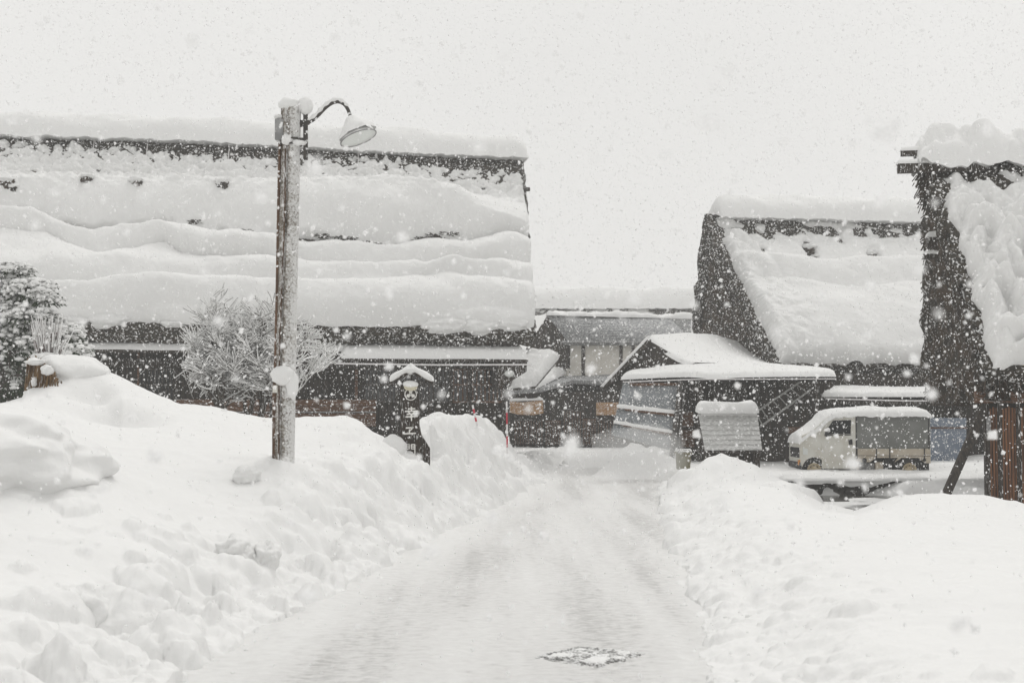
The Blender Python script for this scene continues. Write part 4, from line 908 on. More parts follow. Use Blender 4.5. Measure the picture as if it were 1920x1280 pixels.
mb = MB(); slab(mb, P(955, 752, D2-.02), P(1019, 750, D2-.02), P(1019, 750, D2+.1), P(955, 752, D2+.1), .09, 40, 8, .06, 1, .3); s_ = mb.build('board_snow', M['snow'], o, smooth=True)
mb = MB(); mb.pbox(1118, 754, 1160, 778, D2, .08); o = mb.build('signboard', M['signboard']); tag(o, 'shorter tan signboard beside the blue sheeted porch', 'signboard')
# ------------------------------------------------------------------ roof far behind
b = P(1150, 700, 76)
r = thing('distant_farmhouse', 'hazy farmhouse roof thick with snow above the white plaster house', 'farmhouse', (b[0], 76, 0))
FHs = House(r, 17.0, 4.5, 3.4, 8.0, .55, .3); FHs.loc = np.array([b[0]-8.8, 80.0, 0]); r.location = FHs.loc.tolist(); FRAME[r.name] = (FHs.loc, 0.0)
roof = FHs.thatch(M['thatch'], 100, .08); FHs.ridge_snow(roof, .95, .72, 0, 17, .55, 7.0, 140)
snow_slope(FHs, roof, lambda S, T: .42*edge_prof(T-.22-.03*fbm(S*.8, 3, 3), .08)+.10*fbm(S*.8, T*6, 3)-.02, .1, 16.9, .1, 1.03, 160, 70)
mb = MB(); mb.box((.5, -3.4, 0), (16.5, 3.4, 3.6)); mb.build('wall', M['darkplank'], r, local=True)
# ------------------------------------------------------------------ farmhouse right of the road, gable towards us
ang = math.radians(11)
n_ = np.array([-math.sin(ang), math.cos(ang)]); Cg = np.array([7.43, 40.0])+n_*4
r = thing('thatched_farmhouse', 'steep thatched farmhouse with dark gable end rising behind the snow-covered truck', 'farmhouse', (Cg[0], Cg[1], 0), ang)
MH = House(r, 13.0, 4.0, 2.95, 7.75, .55, .74)
roof = MH.thatch(M['thatch'], 200, .09)
mb = MB(); g = [(-3.6, 2.6), (-.15, MH.Hr-.75), (.15, MH.Hr-.75), (3.6, 2.6)]
mb.prism([(.35-.4*(z-2.6)/5, y, z) for y, z in g], (.15, 0, 0)); mb.box((.6, -3.2, 0), (12.4, 3.2, 3.4)); mb.build('wall', M['darkplank'], r, local=True)
# shaggy cut straw filling the gable face
mb = MB(); rng = random.Random(9)
A = np.zeros((70, 60, 3))
for i, t in enumerate(np.linspace(0, 1, 70)):
    z = 2.5+(MH.Hr-.25-2.5)*t; hw = (MH.W-.15)*(1-(z-MH.He)/(MH.Hr-MH.He)) if z > MH.He else MH.W-.2
    for j, u in enumerate(np.linspace(-1, 1, 60)): A[i, j] = (.10, hw*u, z)
A = MH.bend(A); A[..., 0] += .10*fbm(A[..., 1]*3, A[..., 2]*1.5, 3, 4)-.02
mb.grid(A); mb.build('gable_thatch', M['thatchcut'], r, local=True)
MC = [
 crv(MH, [(1350,402),(1500,408),(1745,425)], .02),
 crv(MH, [(1370,425),(1500,440),(1745,440)], .10),
 crv(MH, [(1380,475),(1500,488),(1745,488)], .17),
 crv(MH, [(1390,500),(1560,510),(1640,505),(1745,510)], .46),
 crv(MH, [(1400,530),(1480,536),(1560,545),(1620,556),(1690,540),(1745,545)], .34),
 crv(MH, [(1410,545),(1500,552),(1600,560),(1745,552)], .42),
 crv(MH, [(1440,620),(1600,630),(1745,620)], .60),
 crv(MH, [(1460,655),(1600,668),(1745,660)], .50),
 crv(MH, [(1480,690),(1600,700),(1745,700)], .30)]
mpit = [(*MH.st(x, y), q) for x, y, q in [(1515, 470, .2), (1522, 482, .16), (1512, 458, .14), (1636, 478, .22), (1638, 486, .12), (1740, 475, .18), (1575, 452, .12), (1430, 470, .1)]]
def mid_snow(S, T):
    o = layered(MC, S, T+.012*fbm(S*.6, T*2, 8)); lum = billow(S*1.6, T*10, 5)*.26+billow(S*4.6, T*30, 2)*.08
    edge = sstep(2.2, .3, S); z = sstep(.34, .14, T)*.7+.05+.75*edge; o = .3+(o-.3)*1.2+z*(lum-.10)+.08*fbm(S*.6, T*4, 1)+.010*fbm(S*5, T*28, 3)
    t0 = np.interp(S, MC[0][0], MC[0][1]); g = fbm(S*1.3, T*8, 4)
    o = o-.30*np.exp(-((T-.10-.02*fbm(S*.8, 1, 2))/.027)**2)*sstep(-.2, .2, g+.05)
    for (ps, pt, q) in mpit:
        g = np.exp(-(((S-ps)/(q*.9))**2+((T-pt)/(.022+q*.05))**2)**1.6)*np.clip(1+.9*fbm(S*4, T*20, ps), 0, 1.2); o = o*(1-g)-.12*g
    e = edge_prof(np.minimum(S-.12-.10*billow(S*0+1, T*16, 5)-.1*billow(1.0, T*40, 7), MH.L-S), .3); o = o*e-.10*(1-e)
    return o*edge_prof(.995+.03*fbm(S*.7, 3, 4)-T, .07)-.10*sstep(.96, 1.0, T-.03*fbm(S*.7, 3, 4))
snow_slope(MH, roof, mid_snow, .02, MH.L-.05, .03, .997, 520, 300)
snow_slope(MH, roof, lambda S, T: .3+.08*fbm(S, T*6, 2), .5, MH.L-.05, .05, 1.0, 50, 24, 1)
tufts(MH, mid_snow, [(1515,468,.3),(1528,484,.2),(1636,480,.3),(1641,488,.16),(1738,474,.2),(1578,450,.12),(1432,468,.12)], roof)
MH.ridge_snow(roof, .68, .66, .25, MH.L, .14, 3.0, 240)
for (px, d_) in ((1480, 39.7), (1540, 39.5), (1600, 39.8), (1700, 40.2)):
    q = P(px, 706, d_+.9); mb = MB(); blob(mb, q, (.45, .3, .10), px*.1, .3, 1.6, 34, 20); mb.build('eave_snow', M['snow'], roof, smooth=True)
# lean-to eave beyond the truck
mb = MB(); mb.prism([P(1545, 750, 38.3), P(1835, 753, 38.3), P(1835, 738, 40), P(1560, 735, 40)], (0, 0, -.1)); lt = mb.build('lean_to_roof', M['darkwood'], r)
mb = MB(); slab(mb, P(1540, 744, 38.2), P(1748, 744, 38.2), P(1748, 734, 40), P(1560, 732, 40), .15, 120, 12, .14, 5, .2); mb.build('lean_to_snow', M['snow'], lt, smooth=True)
mb = MB(); slab(mb, P(1746, 750, 38.2), P(1832, 751, 38.2), P(1832, 742, 39.6), P(1746, 742, 39.6), .06, 60, 8, .08, 7, .2); mb.build('lean_to_snow', M['snow'], lt, smooth=True)
mb = MB(); mb.tube([P(1548, 747, 38), P(1690, 751, 38), P(1832, 752, 38)], .02, 6); mb.build('gutter', M['pinkwhite'], lt)
mb = MB(); mb.pbox(1530, 700, 1960, 900, 40.2, .2); lw = mb.build('lean_to_wall', M['darkplank'], r)
for x in (1560, 1640, 1720, 1800, 1850): mb = MB(); mb.pbox(x-4, 752, x+4, 900, 40.05, .12); mb.build('post', M['darkwood'], lw)
for x in (1595, 1680): mb = MB(); mb.pbox(x-26, 762, x+26, 800, 40.12, .07); mb.build('window', M['glass'], lw)
mb = MB(); mb.pbox(1728, 783, 1812, 868, 37.6, .06); bs = mb.build('tarp', M['blue']); tag(bs, 'pale blue sheet hung on the wall just behind the tail of the truck', 'tarp')
mb = MB(); mb.pbox(1728, 800.5, 1812, 803, 37.57, .03); mb.build('batten', M['brownwood'], bs)
# ------------------------------------------------------------------ porch with blue sheeting
r = thing('porch', 'low gabled porch with sweeping snow roof and leaning blue grey sheets', 'porch', (P(1340, 850, 38)[0], 38, 0))
Av, Bv = P(1215, 637, 38.2), P(1400, 652, 43.6)
Lv, Rv = P(1127, 731, 38.0), P(1306, 690, 37.4)
mb = MB(); mb.prism([Lv, Av, Rv, P(1300, 720, 37.6), P(1165, 722, 37.6)], (0.0, .12, 0)); gb = mb.build('gable', M['darkplank'], r)
mb = MB(); mb.bar(Lv+(0, -.25, 0), Av+(0, -.25, 0), .3, .1); mb.build('barge_board', M['darkwood'], r)
mb = MB(); mb.bar(Lv+(0, -.27, .08), Av+(0, -.27, .08), .26, .05); mb.build('barge_snow', M['snow'], gb)
# main slope: a warped sheet between ridge, verge and eave
def loft(bot, top_, n=90, m=40):
    bot = np.array(bot); top_ = np.array(top_); t = np.linspace(0, 1, n)
    f = lambda L: np.stack([np.interp(t, np.linspace(0, 1, len(L)), L[:, i]) for i in range(3)], -1)
    a, c = f(bot), f(top_); a_, c_ = a.copy(), c.copy()
    for _ in range(6): a_[1:-1] = (a_[:-2]+2*a_[1:-1]+a_[2:])/4; c_[1:-1] = (c_[:-2]+2*c_[1:-1]+c_[2:])/4
    v = np.linspace(0, 1, m)[None, :, None]; return a_[:, None]*(1-v)+c_[:, None]*v
ev = [P(1163, 712, 36.5), P(1240, 708, 36.4), P(1310, 706, 36.3), P(1400, 707, 36.3), P(1490, 706, 36.4), P(1568, 706, 36.6)]
tp = [P(1168, 706, 37.3), P(1235, 698, 37.5), P(1300, 688, 37.6), P(1400, 686, 38.4), P(1480, 694, 38.6), P(1566, 700, 37.8)]
G = loft(ev, tp, 160, 30)
mb = MB(); mb.grid(G+np.array([0, 0, -.06])); mb.grid(G+np.array([0, 0, -.12])); rf = mb.build('skirt_roof', M['darkwood'], r)
mb = MB(); S_ = G.copy(); u = np.linspace(0, 1, 160)[:, None]; v = np.linspace(0, 1, 30)[None]
k = edge_prof(np.minimum(u, 1-u)*5.5, .3)*edge_prof(v*1.3, .16); S_[..., 2] += .15*k+.03*fbm(S_[..., 0], S_[..., 1]*1.5, 2)*k; S_[..., 2] -= .06*np.exp(-((u-.47)/.08)**2)*(1-v)**2
mb.grid(S_); mb.build('skirt_snow', M['snow'], rf, smooth=True)
low = [P(1296, 688, 37.3), P(1360, 690, 37.6), P(1420, 690, 38.2), P(1490, 694, 38.8)]
hi = [Av, P(1290, 632, 40.2), P(1345, 636, 42), Bv]
G = loft(low, hi, 80, 60); v = np.linspace(0, 1, 60)[None]; u = np.linspace(0, 1, 80)[:, None]
G[..., 2] -= .22*np.sin(v*math.pi)*(.4+.6*u)
mb = MB(); mb.grid(G+np.array([0, 0, -.05])); mr_ = mb.build('main_roof', M['darkwood'], r)
S_ = G.copy(); k = edge_prof(u*4, .22); S_[..., 2] += .13*k+.02*fbm(S_[..., 0], S_[..., 1], 4); mb = MB(); mb.grid(S_)
bk = np.stack([S_[:, -1], S_[:, -1]+np.array([-.6, .4, -1.0])], 1); mb.grid(bk); mb.build('main_roof_snow', M['snow'], mr_, smooth=True)
mb = MB(); mb.tube([P(1168, 716, 36.35), P(1300, 711, 36.15), P(1568, 710, 36.5)], .016, 6); mb.build('gutter', M['pinkwhite'], rf)
mb = MB(); mb.pbox(1300, 700, 1560, 900, 38.6, .2); mb.pbox(1276, 700, 1306, 900, 38.0, .2); pw = mb.build('wall', M['darkplank'], r)
for x, d_ in ((1312, 36.8), (1420, 38.4), (1532, 37.2)): mb = MB(); mb.pbox(x-4, 708, x+4, 900, d_, .14); mb.build('post', M['darkwood'], r)
for (x0, y0, x1, y1) in ((1278, 772, 1300, 800), (1278, 806, 1302, 838), (1330, 720, 1400, 750), (1478, 800, 1500, 812)):
    mb = MB(); mb.pbox(x0, y0, x1, y1, 37.95 if x0 < 1300 else 38.55, .04); mb.build('panel', M['brownwood'] if y0 > 760 else M['darkwood'], pw)
q0, q1, q2, q3 = P(1146, 815, 35.7), P(1262, 845, 35.7), P(1278, 716, 36.5), P(1168, 718, 36.5)
def sheetpt(u, v): return (q0*(1-u)+q1*u)*(1-v)+(q3*(1-u)+q2*u)*v
for j, (v0, v1) in enumerate(((.0, .22), (.23, .50), (.52, 1.0))):
    mb = MB(); A = np.array([[sheetpt(u, v0+(v1-v0)*v)+np.array([0, -.03*math.sin(v*3.1)+.012*math.sin(u*19+j), 0]) for v in np.linspace(0, 1, 9)] for u in np.linspace(0, 1, 44)]); mb.grid(A); mb.grid(A+np.array([0, .02, 0])); mb.build('sheet', M['bluesheet'], r, smooth=True)
for v, mm in ((.225, 'brownwood'), (.51, 'brownwood'), (.97, 'brownwood')):
    a, c = sheetpt(.12, v)+(0, -.05, 0), sheetpt(.98, v)+(0, -.05, 0); mb = MB(); mb.bar(a, c, .05, .07); bt = mb.build('batten', M[mm], r)
    if v < .9: mb = MB(); slab(mb, a+(-.2, -.04, .03), c+(0, -.04, .03), c+(0, .06, .06), a+(-.2, .06, .06), .07, 60, 8, .05, v*9, .4); mb.build('batten_snow', M['snow'], bt, smooth=True)
mb = MB(); mb.bar(P(1276, 716, 36.3), P(1258, 868, 35.5), .12, .1, (0, 1, 0)); mb.bar(P(1285, 716, 36.5), P(1270, 865, 35.6), .05, .05, (0, 1, 0)); mb.build('corner_post', M['iron'], r)
# ladder on the porch wall
r = thing('ladder', 'aluminium ladder hung slanting on the dark porch wall', 'ladder', P(1470, 770, 38.2))
l0, l1, u0, u1 = P(1425, 800, 38.15), P(1520, 730, 38.15), P(1412, 776, 38.15), P(1500, 716, 38.15)
for a, c in ((l0, l1), (u0, u1)): mb = MB(); mb.bar(a, c, .04, .05); mb.build('rail', M['alu'], r)
for i in range(8): t = (i+.4)/8; mb = MB(); mb.bar(l0*(1-t)+l1*t, u0*(1-t)+u1*t, .025, .025, (0, 1, 0)); mb.build('rung', M['alu'], r)
# olive box by the porch
b = P(1285, 872, 33.5)
r = thing('storage_box', 'small olive box with snow on its lid beside the porch corner post', 'box', (b[0], 33.5, b[2]-.05))
mb = MB(); mb.ppoly([(1270, 850), (1296, 850), (1294, 880), (1271, 880)], 33.5, .35); o = mb.build('body', M['bin'], r, bevel=.015)
mb = MB(); mb.pbox(1268, 847, 1298, 852, 33.46, .42); lid = mb.build('lid', M['bin'], r, bevel=.01)
mb = MB(); slab(mb, P(1268, 847, 33.46), P(1298, 847, 33.46), P(1298, 847, 33.9), P(1268, 847, 33.9), .07, 30, 16, .06, 3, .2); mb.build('lid_snow', M['snow'], lid, smooth=True)
mb = MB(); mb.tube([P(1270, 849, 33.4), P(1274, 843, 33.4), P(1292, 843, 33.4), P(1296, 849, 33.4)], .008, 6); mb.build('handle', M['iron'], r)
# ------------------------------------------------------------------ small plank-roofed shelter
D = 30.0; b = P(1370, 880, D)
r = thing('well_shelter', 'little plank-roofed shelter with thick snow on its ridge between porch and truck', 'shelter', (b[0], D+.6, b[2]-.1))
f0, f1, t0, t1 = P(1322, 843, D), P(1429, 843, D), P(1309, 771, D+.55), P(1419, 771, D+.55)
for i in range(8):
    a0, a1 = i/8, (i+1.12)/8; mb = MB()
    A0, A1, A2, A3 = f0*(1-a0)+t0*a0, f1*(1-a0)+t1*a0, f1*(1-a1)+t1*a1, f0*(1-a1)+t0*a1
    mb.prism([A0+(0, -.01, .02), A1+(0, -.01, .02), A2+(0, 0, -.012), A3+(0, 0, -.012)], (0, .015, -.03)); mb.build('roof_plank', M['plank'], r)
bk0, bk1 = f0+(0, 1.1, 0), f1+(0, 1.1, 0)
mb = MB(); mb.prism([t0, t1, bk1, bk0], (0, 0, -.04)); mb.prism([f0+(0, .02, -.05), f1+(0, .02, -.05), t1+(0, 0, -.05), t0+(0, 0, -.05)], (0, .02, -.02)); mb.build('roof_boards', M['darkwood'], r)
mb = MB(); slab(mb, t0+(-.02, -.2, -.04), t1+(.02, -.2, -.04), t1+(.02, .35, 0), t0+(-.02, .35, 0), .23, 80, 24, .12, 2.2, .12); mb.build('ridge_snow', M['snow'], r, smooth=True)
mb = MB(); slab(mb, f0*.1+t0*.9+(.05, -.03, 0), f1*.1+t1*.9+(0, -.03, 0), t1, t0, .07, 60, 10, .1, 4.2, .3); mb.build('ridge_snow', M['snow'], r, smooth=True)
for x in (1330, 1420): mb = MB(); mb.pbox(x-5, 838, x+5, 900, D+.15, .1); mb.build('post', M['darkwood'], r); mb = MB(); mb.pbox(x-5, 838, x+5, 900, D+.85, .1); mb.build('post', M['darkwood'], r)
mb = MB(); mb.pbox(1326, 846, 1424, 900, D+.3, .5); mb.build('box_frame', M['darkplank'], r)
# ------------------------------------------------------------------ small truck parked side-on
D = 34.0; pt = lambda x, y: P(x, y, D)
b = pt(1620, 900)
r = thing('pickup_truck', 'small white cab-over truck with grey canvas back parked under deep snow', 'truck', (b[0], D+.7, b[2]))
Wd = 1.38
arch = lambda cx, cy, rad, n=12: [(cx-rad*math.cos(a), cy-rad*math.sin(a)) for a in np.linspace(0, math.pi, n)]
mb = MB(); cab = [(1501, 850), (1501, 826), (1504, 816), (1522, 808), (1553, 780), (1604, 779), (1605, 879), (1551, 879)]+arch(1527, 880, 23)[::-1][1:-1]+[(1504, 876), (1501, 868)]
mb.ppoly(cab, D, Wd); body = mb.build('cab', M['paint'], r, bevel=.03, seg=3)
mb = MB(); mb.ppoly([(1499, 866), (1504, 866), (1510, 876), (1503, 879), (1499, 876)], D+.01, Wd-.02); mb.build('bumper', M['black'], r, bevel=.01)
mb = MB(); mb.ppoly([(1541, 878), (1541, 812), (1551, 806), (1562, 784), (1600, 783), (1601, 878)], D-.012, .02); door = mb.build('door', M['paint'], r, bevel=.006)
mb = MB(); mb.ppoly([(1547, 814), (1551, 804), (1562, 788), (1596, 787), (1595, 813)], D-.022, .012); mb.build('window', M['glass'], door, bevel=.003)
mb = MB(); mb.ppoly([(1546, 817), (1596, 815.5), (1596, 814), (1546, 815.2)], D-.026, .012); mb.build('window_trim', M['black'], door)
mb = MB(); mb.ppoly([(1591, 824), (1598, 823), (1599, 833), (1592, 834)], D-.03, .02); mb.build('handle', M['black'], door, bevel=.005)
mb = MB(); mb.ppoly([(1505, 839), (1515, 841), (1515, 852), (1506, 852)], D-.012, .03); mb.build('headlight', M['lens'], r, bevel=.006)
mb = MB()
xf = pt(1501, 850)[0]
for j, (y0, y1) in enumerate(((840, 845), (847, 851), (855, 858))):
    for q in np.linspace(.15, 1.1, 6):
        a, c = pt(1501, y1), pt(1501, y0); mb.box((xf-.012, D+q, a[2]), (xf+.02, D+q+.11, c[2]))
mb.box((xf-.004, D+.13, pt(1501, 858)[2]), (xf+.01, D+1.2, pt(1501, 839)[2])); mb.build('grille', M['black'], r)
a, c = pt(1501, 872), pt(1501, 862); mb = MB(); mb.box((xf-.03, D+.03, a[2]), (xf+.02, D+.2, c[2])); mb.build('indicator', M['orange'], r, bevel=.006)
mb = MB(); blob(mb, pt(1550, 813)+(-.02, -.12, -.0), (.05, .08, .075), 2, .05); mm_ = mb.build('mirror', M['black'], r, smooth=True)
mb = MB(); blob(mb, pt(1552, 806)+(-.02, -.12, 0), (.055, .08, .055), 4, .2); mb.build('mirror_snow', M['snow'], mm_, smooth=True)
def wheel(cx, cy, nm='wheel'):
    c = pt(cx, cy); tyre = MB(); tyre.lathe([(.14, -.02), (.2, -.055), (.255, -.05), (.272, -.02), (.275, .06), (.27, .11), (.2, .12)], c+(0, .06, 0), (0, 1, 0), 40)
    t = tyre.build('wheel', M['rubber'], r, smooth=True)
    m = MB(); m.lathe([(.001, -.045), (.06, -.045), (.07, -.02), (.1, -.015), (.125, .0), (.15, -.045), (.168, -.055), (.17, -.03)], c+(0, .06, 0), (0, 1, 0), 36); m.build('rim', M['hub'], t, smooth=True)
    m = MB()
    for a in np.linspace(0, 2*math.pi, 9)[:-1]: q = c+np.array([.108*math.cos(a), .035, .108*math.sin(a)]); m.lathe([(.001, 0), (.013, 0), (.013, .03)], q, (0, 1, 0), 8)
    m.build('rim_holes', M['black'], t)
wheel(1527, 881); wheel(1706, 881)
mb = MB(); mb.pbox(1502, 850, 1560, 905, D+.26, .9); mb.pbox(1606, 858, 1742, 895, D+.3, .8); mb.build('chassis', M['black'], r)
mb = MB(); cv = [(1605, 842), (1605, 781), (1608, 778), (1740, 777), (1744, 781), (1744.5, 842)]
A = np.array([[pt(1605+(1744-1605)*u, 842+(778-842)*v)+np.array([0, .03-.035*math.sin(v*math.pi)*abs(math.sin(u*math.pi*3))**.6+.05*v**6, 0]) for v in np.linspace(0, 1, 14)] for u in np.linspace(0, 1, 60)])
mb.grid(A); mb.ppoly(cv, D+.09, Wd-.14); cvs = mb.build('canvas_cover', M['canvas'], r, smooth=False)
for x in (1606, 1742): mb = MB(); mb.bar(pt(x, 842)+(0, 0, 0), pt(x, 781)+(0, .03, 0), .02, .02); mb.build('cover_seam', M['black'], cvs)
mb = MB(); mb.ppoly([(1606, 841), (1745, 841), (1745, 858), (1606, 858)], D, .05); bed = mb.build('bed_side', M['beige'], r, bevel=.006)
mb = MB(); mb.ppoly([(1606, 853.2), (1745, 854), (1745, 854.8), (1606, 854)], D-.004, .02); mb.build('bed_groove', M['black'], bed)
for x in (1607, 1643.5, 1668.5, 1733.5): mb = MB(); mb.pbox(x-.9, 840, x+.9, 860, D-.012, .03); mb.build('bed_latch', M['black'], bed)
mb = MB(); mb.ppoly([(1605, 858), (1642, 858), (1634, 864), (1630, 866), (1610, 866), (1610, 880), (1606, 880)], D+.01, .04)
skirt = mb.build('side_skirt', M['beige'], r); mb = MB(); mb.ppoly([(1684, 858)]+[(1684-6+0, 866)]+[(1690, 858)], D+.012, .04); mb.build('arch_gusset', M['beige'], r); mb = MB(); mb.ppoly([(1722, 858), (1745, 858), (1745, 868), (1736, 868), (1728, 862)], D+.011, .05); mb.build('side_skirt', M['beige'], r)
mb = MB(); mb.lathe([(.001, 0), (.055, 0), (.055, .01)], pt(1621, 862.5)+(0, .0, 0), (0, 1, 0), 20); o = mb.build('filler_hole', M['black'], skirt)
mb = MB(); mb.pbox(1611, 867, 1640, 880, D+.12, .4); mb.build('fuel_tank', M['metal'], r, bevel=.02)
mb = MB(); mb.pbox(1642, 866, 1656, 884, D+.06, .2); mb.build('mud_flap', M['beige'], r)
mb = MB(); blob(mb, pt(1665, 873)+(0, .1, 0), (.11, .07, .16), 2, .05, 1, 24, 16, 3); mb.build('battery_box', M['rubber'], r, smooth=True)
mb = MB(); blob(mb, pt(1733, 862)+(0, -.01, 0), (.045, .03, .035), 1, .02, 1, 18, 12); mb.build('tail_lamp', M['black'], r, smooth=True)
# snow on hood, windscreen and roof
xs = [1498, 1499, 1503, 1510, 1520, 1530, 1540, 1547, 1555, 1566, 1582, 1604, 1640, 1680, 1710, 1730, 1741, 1747, 1748]
tz = [826, 816, 811, 807, 801, 792, 783, 775, 769, 766, 764, 763, 761, 763, 762, 763, 766, 773, 781]
bz = [830, 828, 827, 823, 816, 812, 804, 796, 789, 784, 782, 781, 781, 781, 780, 781, 781, 781, 783]
s_ = np.linspace(1498, 1748, 170); n2 = 34; A = np.zeros((170, n2, 3))
for i, x in enumerate(s_):
    a, c = pt(x, np.interp(x, xs, bz)), pt(x, np.interp(x, xs, tz))
    for j, v in enumerate(np.linspace(-1, 1, n2)):
        k = max(0, 1-abs(v)**3.2)**.5; A[i, j] = (a[0], D+Wd/2+v*(Wd/2+.045), a[2]+(c[2]-a[2])*k)
A[..., 2] += .03*fbm(A[..., 0]*2.5, A[..., 1]*2.5, 4)*(1-np.linspace(-1, 1, n2)[None]**4); A[:, 0, 2] += .035*fbm(A[:, 0, 0]*4, 2, 2); A[:, 1, 2] += .02*fbm(A[:, 0, 0]*4, 2, 2)
mb = MB(); mb.grid(A); mb.grid(np.stack([A[:, 0], A[:, -1]], 1)); mb.add(A[0], [tuple(range(n2))]); mb.add(A[-1], [tuple(range(n2))]); mb.build('truck_snow', M['snow'], r, smooth=True)
# ------------------------------------------------------------------ stone edge of the pond
D = 30.0; a, c = P(1465, 925, D), P(1745, 925, D)
mb = MB(); n = 26; A = np.zeros((60, 10, 3))
for i, u in enumerate(np.linspace(0, 1, 60)):
    for j, v in enumerate(np.linspace(0, 1, 10)): A[i, j] = (a[0]*(1-u)+c[0]*u, D-.12*(1-v), -.3+.50*v)
A[..., 1] += .06*fbm(A[..., 0]*4, A[..., 2]*5, 3); mb.grid(A); T_ = np.stack([A[:, -1], A[:, -1]+np.array([0, .6, .0])], 1); mb.grid(T_)
o = tag(mb.build('retaining_wall', M['stone']), 'low dark stone edging with a snow ledge below the parked truck', 'wall')
mb = MB(); slab(mb, (a[0], D-.16, .19), (c[0], D-.16, .19), (c[0], D+1.0, .16), (a[0], D+1.0, .16), .13, 220, 20, .10, 3, .5, sag=.13); mb.build('wall_snow', M['snow'], o, smooth=True)
for (px, py, rx, ry_, lab, sd) in ((1640, 938, .55, .5, 'flat snow pad floating in the pond below the truck', 1.0), (1560, 945, .8, .45, 'long low shelf of snow crossing the pond near the pile', 2.0)):
    q = P(px, py, F*1.66/(py-775)); mb = MB(); blob(mb, (0, 0, 0), (rx, ry_, .09), sd, .22, 1.4, 44, 24, 2.4); o = mb.build('snow_lump', M['snow'], smooth=True); o.location = (q[0], q[1], -.1); tag(o, lab, 'snow lump')
# ------------------------------------------------------------------ thatched barn at the right edge
ang = math.radians(-8.5); n_ = np.array([-math.sin(ang), math.cos(ang)]); Cb = np.array([7.98, 24.0])+n_*3.6
r = thing('thatched_barn', 'nearest thatched barn at the right edge with pillowy roof snow and red-brown slatted wall', 'barn', (Cb[0], Cb[1], 0), ang)
BH = House(r, 9.0, 3.6, 2.35, 6.62, .5, .42)
roof = BH.thatch(M['thatch'], 170, .10)
A = np.zeros((90, 70, 3))
for i, t in enumerate(np.linspace(0, 1, 90)):
    z = 1.82+(BH.Hr-.2-1.82)*t; hw = (BH.W-.05)*(1-(z-BH.He)/(BH.Hr-BH.He)) if z > BH.He else BH.W-.1
    for j, u in enumerate(np.linspace(-1, 1, 70)): A[i, j] = (.06, hw*u, z)
A = BH.bend(A); A[..., 0] += .12*fbm(A[..., 1]*2.5, A[..., 2]*2, 3, 4)-.05; A[..., 2] += (.12*fbm(A[..., 1]*2.0, 1, 6, 3))*(A[..., 2] < 2.2)
mb = MB(); mb.grid(A); mb.grid(A+np.array([.35, 0, 0])); mb.grid(np.stack([A[0], A[0]+np.array([.35, 0, 0])], 1)); gt = mb.build('gable_thatch', M['thatchcut'], r, local=True)
mb = MB(); rng = random.Random(6)      # loose straw at the ridge end
for i in range(150):
    p = BH.bend(np.array([.02, rng.gauss(-.1, .18), BH.Hr-.35+rng.gauss(0, .22)])); d_ = np.array([-rng.uniform(.05, .3), rng.gauss(0, .06), -rng.uniform(.12, .42)]); mb.tube([p, p+d_*.5+(-.03, 0, .02), p+d_], .009, 4, False)
for i in range(260):
    t = rng.random(); z = 1.9+(BH.Hr-2.2)*t; hw = BH.W*(1-max(0, (z-BH.He)/(BH.Hr-BH.He))); y = rng.choice((-1, 1))*hw*rng.uniform(.8, 1.0); p = BH.bend(np.array([.0, y, z])); d_ = np.array([-rng.uniform(.02, .14), rng.gauss(0, .05), rng.gauss(-.1, .1)]); mb.tube([p, p+d_], .010, 4, False)
tag(mb.build('loose_straw', M['thatchcut'], gt, local=True), kind='stuff')
for (y, z, L, w_) in ((-.25, BH.Hr+.02, .50, .10), (-.42, BH.Hr-.30, .62, .17), (-.2, BH.Hr-1.72, .2, .2), (-.3, BH.Hr-2.0, .3, .10)):
    p = BH.bend(np.array([0., y, z])); mb = MB(); mb.box((p[0]-L, y-w_/2, p[2]-w_/2), (p[0]+1.0, y+w_/2, p[2]+w_/2)); bm_ = mb.build('ridge_beam', M['darkwood'], r, local=True)
    mb = MB(); slab(mb, (p[0]-L-.02, y-w_/2-.02, p[2]+w_/2), (p[0]+.2, y-w_/2-.02, p[2]+w_/2), (p[0]+.2, y+w_/2+.02, p[2]+w_/2), (p[0]-L-.02, y+w_/2+.02, p[2]+w_/2), .02+w_*.55, 30, 10, .1, z, .3); mb.build('beam_snow', M['snow'], bm_, smooth=True, local=True)
def barn_snow(S, T):
    lum = billow(S*1.7, T*9, 3.7)*.70+billow(S*3.6, T*18, 6)*.34+billow(S*7, T*34, 2)*.10
    o = .16+.24*sstep(0, 1, T)+.9*(lum-.16)+.03*fbm(S*3, T*12, 5)
    o = o*(.5+.7*sstep(.15, .5, T))
    o = o-.55*np.exp(-((T-.055-.03*fbm(S*1.2, 1, 7))/.035)**2)-.35*np.exp(-(((S-1.0)/.35)**2+((T-.13-.05*(S-1))/.035)**2))
    e = edge_prof(np.minimum(S-.06-.22*billow(1.3, T*9, 4)-.10*billow(2.0, T*24, 7), BH.L-S), .28); o = o*e-.12*(1-e)
    return o*edge_prof(1.0+.04*fbm(S*.9, 3, 4)-T, .06)-.10*sstep(.97, 1.01, T-.04*fbm(S*.9, 3, 4))
snow_slope(BH, roof, barn_snow, .0, BH.L-.05, .01, .997, 460, 360)
snow_slope(BH, roof, lambda S, T: .3+.1*fbm(S, T*6, 2), .4, BH.L-.05, .05, 1.0, 50, 24, 1)
BH.ridge_snow(roof, .70, .44, -.2, BH.L, .2, 8.0, 260, rough=.42)
ox, oz = [], []
def bbox(name, m, s0, s1, z0, z1, y, dep, parent=None, **k): mb = MB(); mb.box((s0, y, z0), (s1, y+dep, z1)); return mb.build(name, m, parent or BH.root, local=True, **k)
FY = -BH.W+.55
x0 = BH.ray(1846, 850, FY)[0]
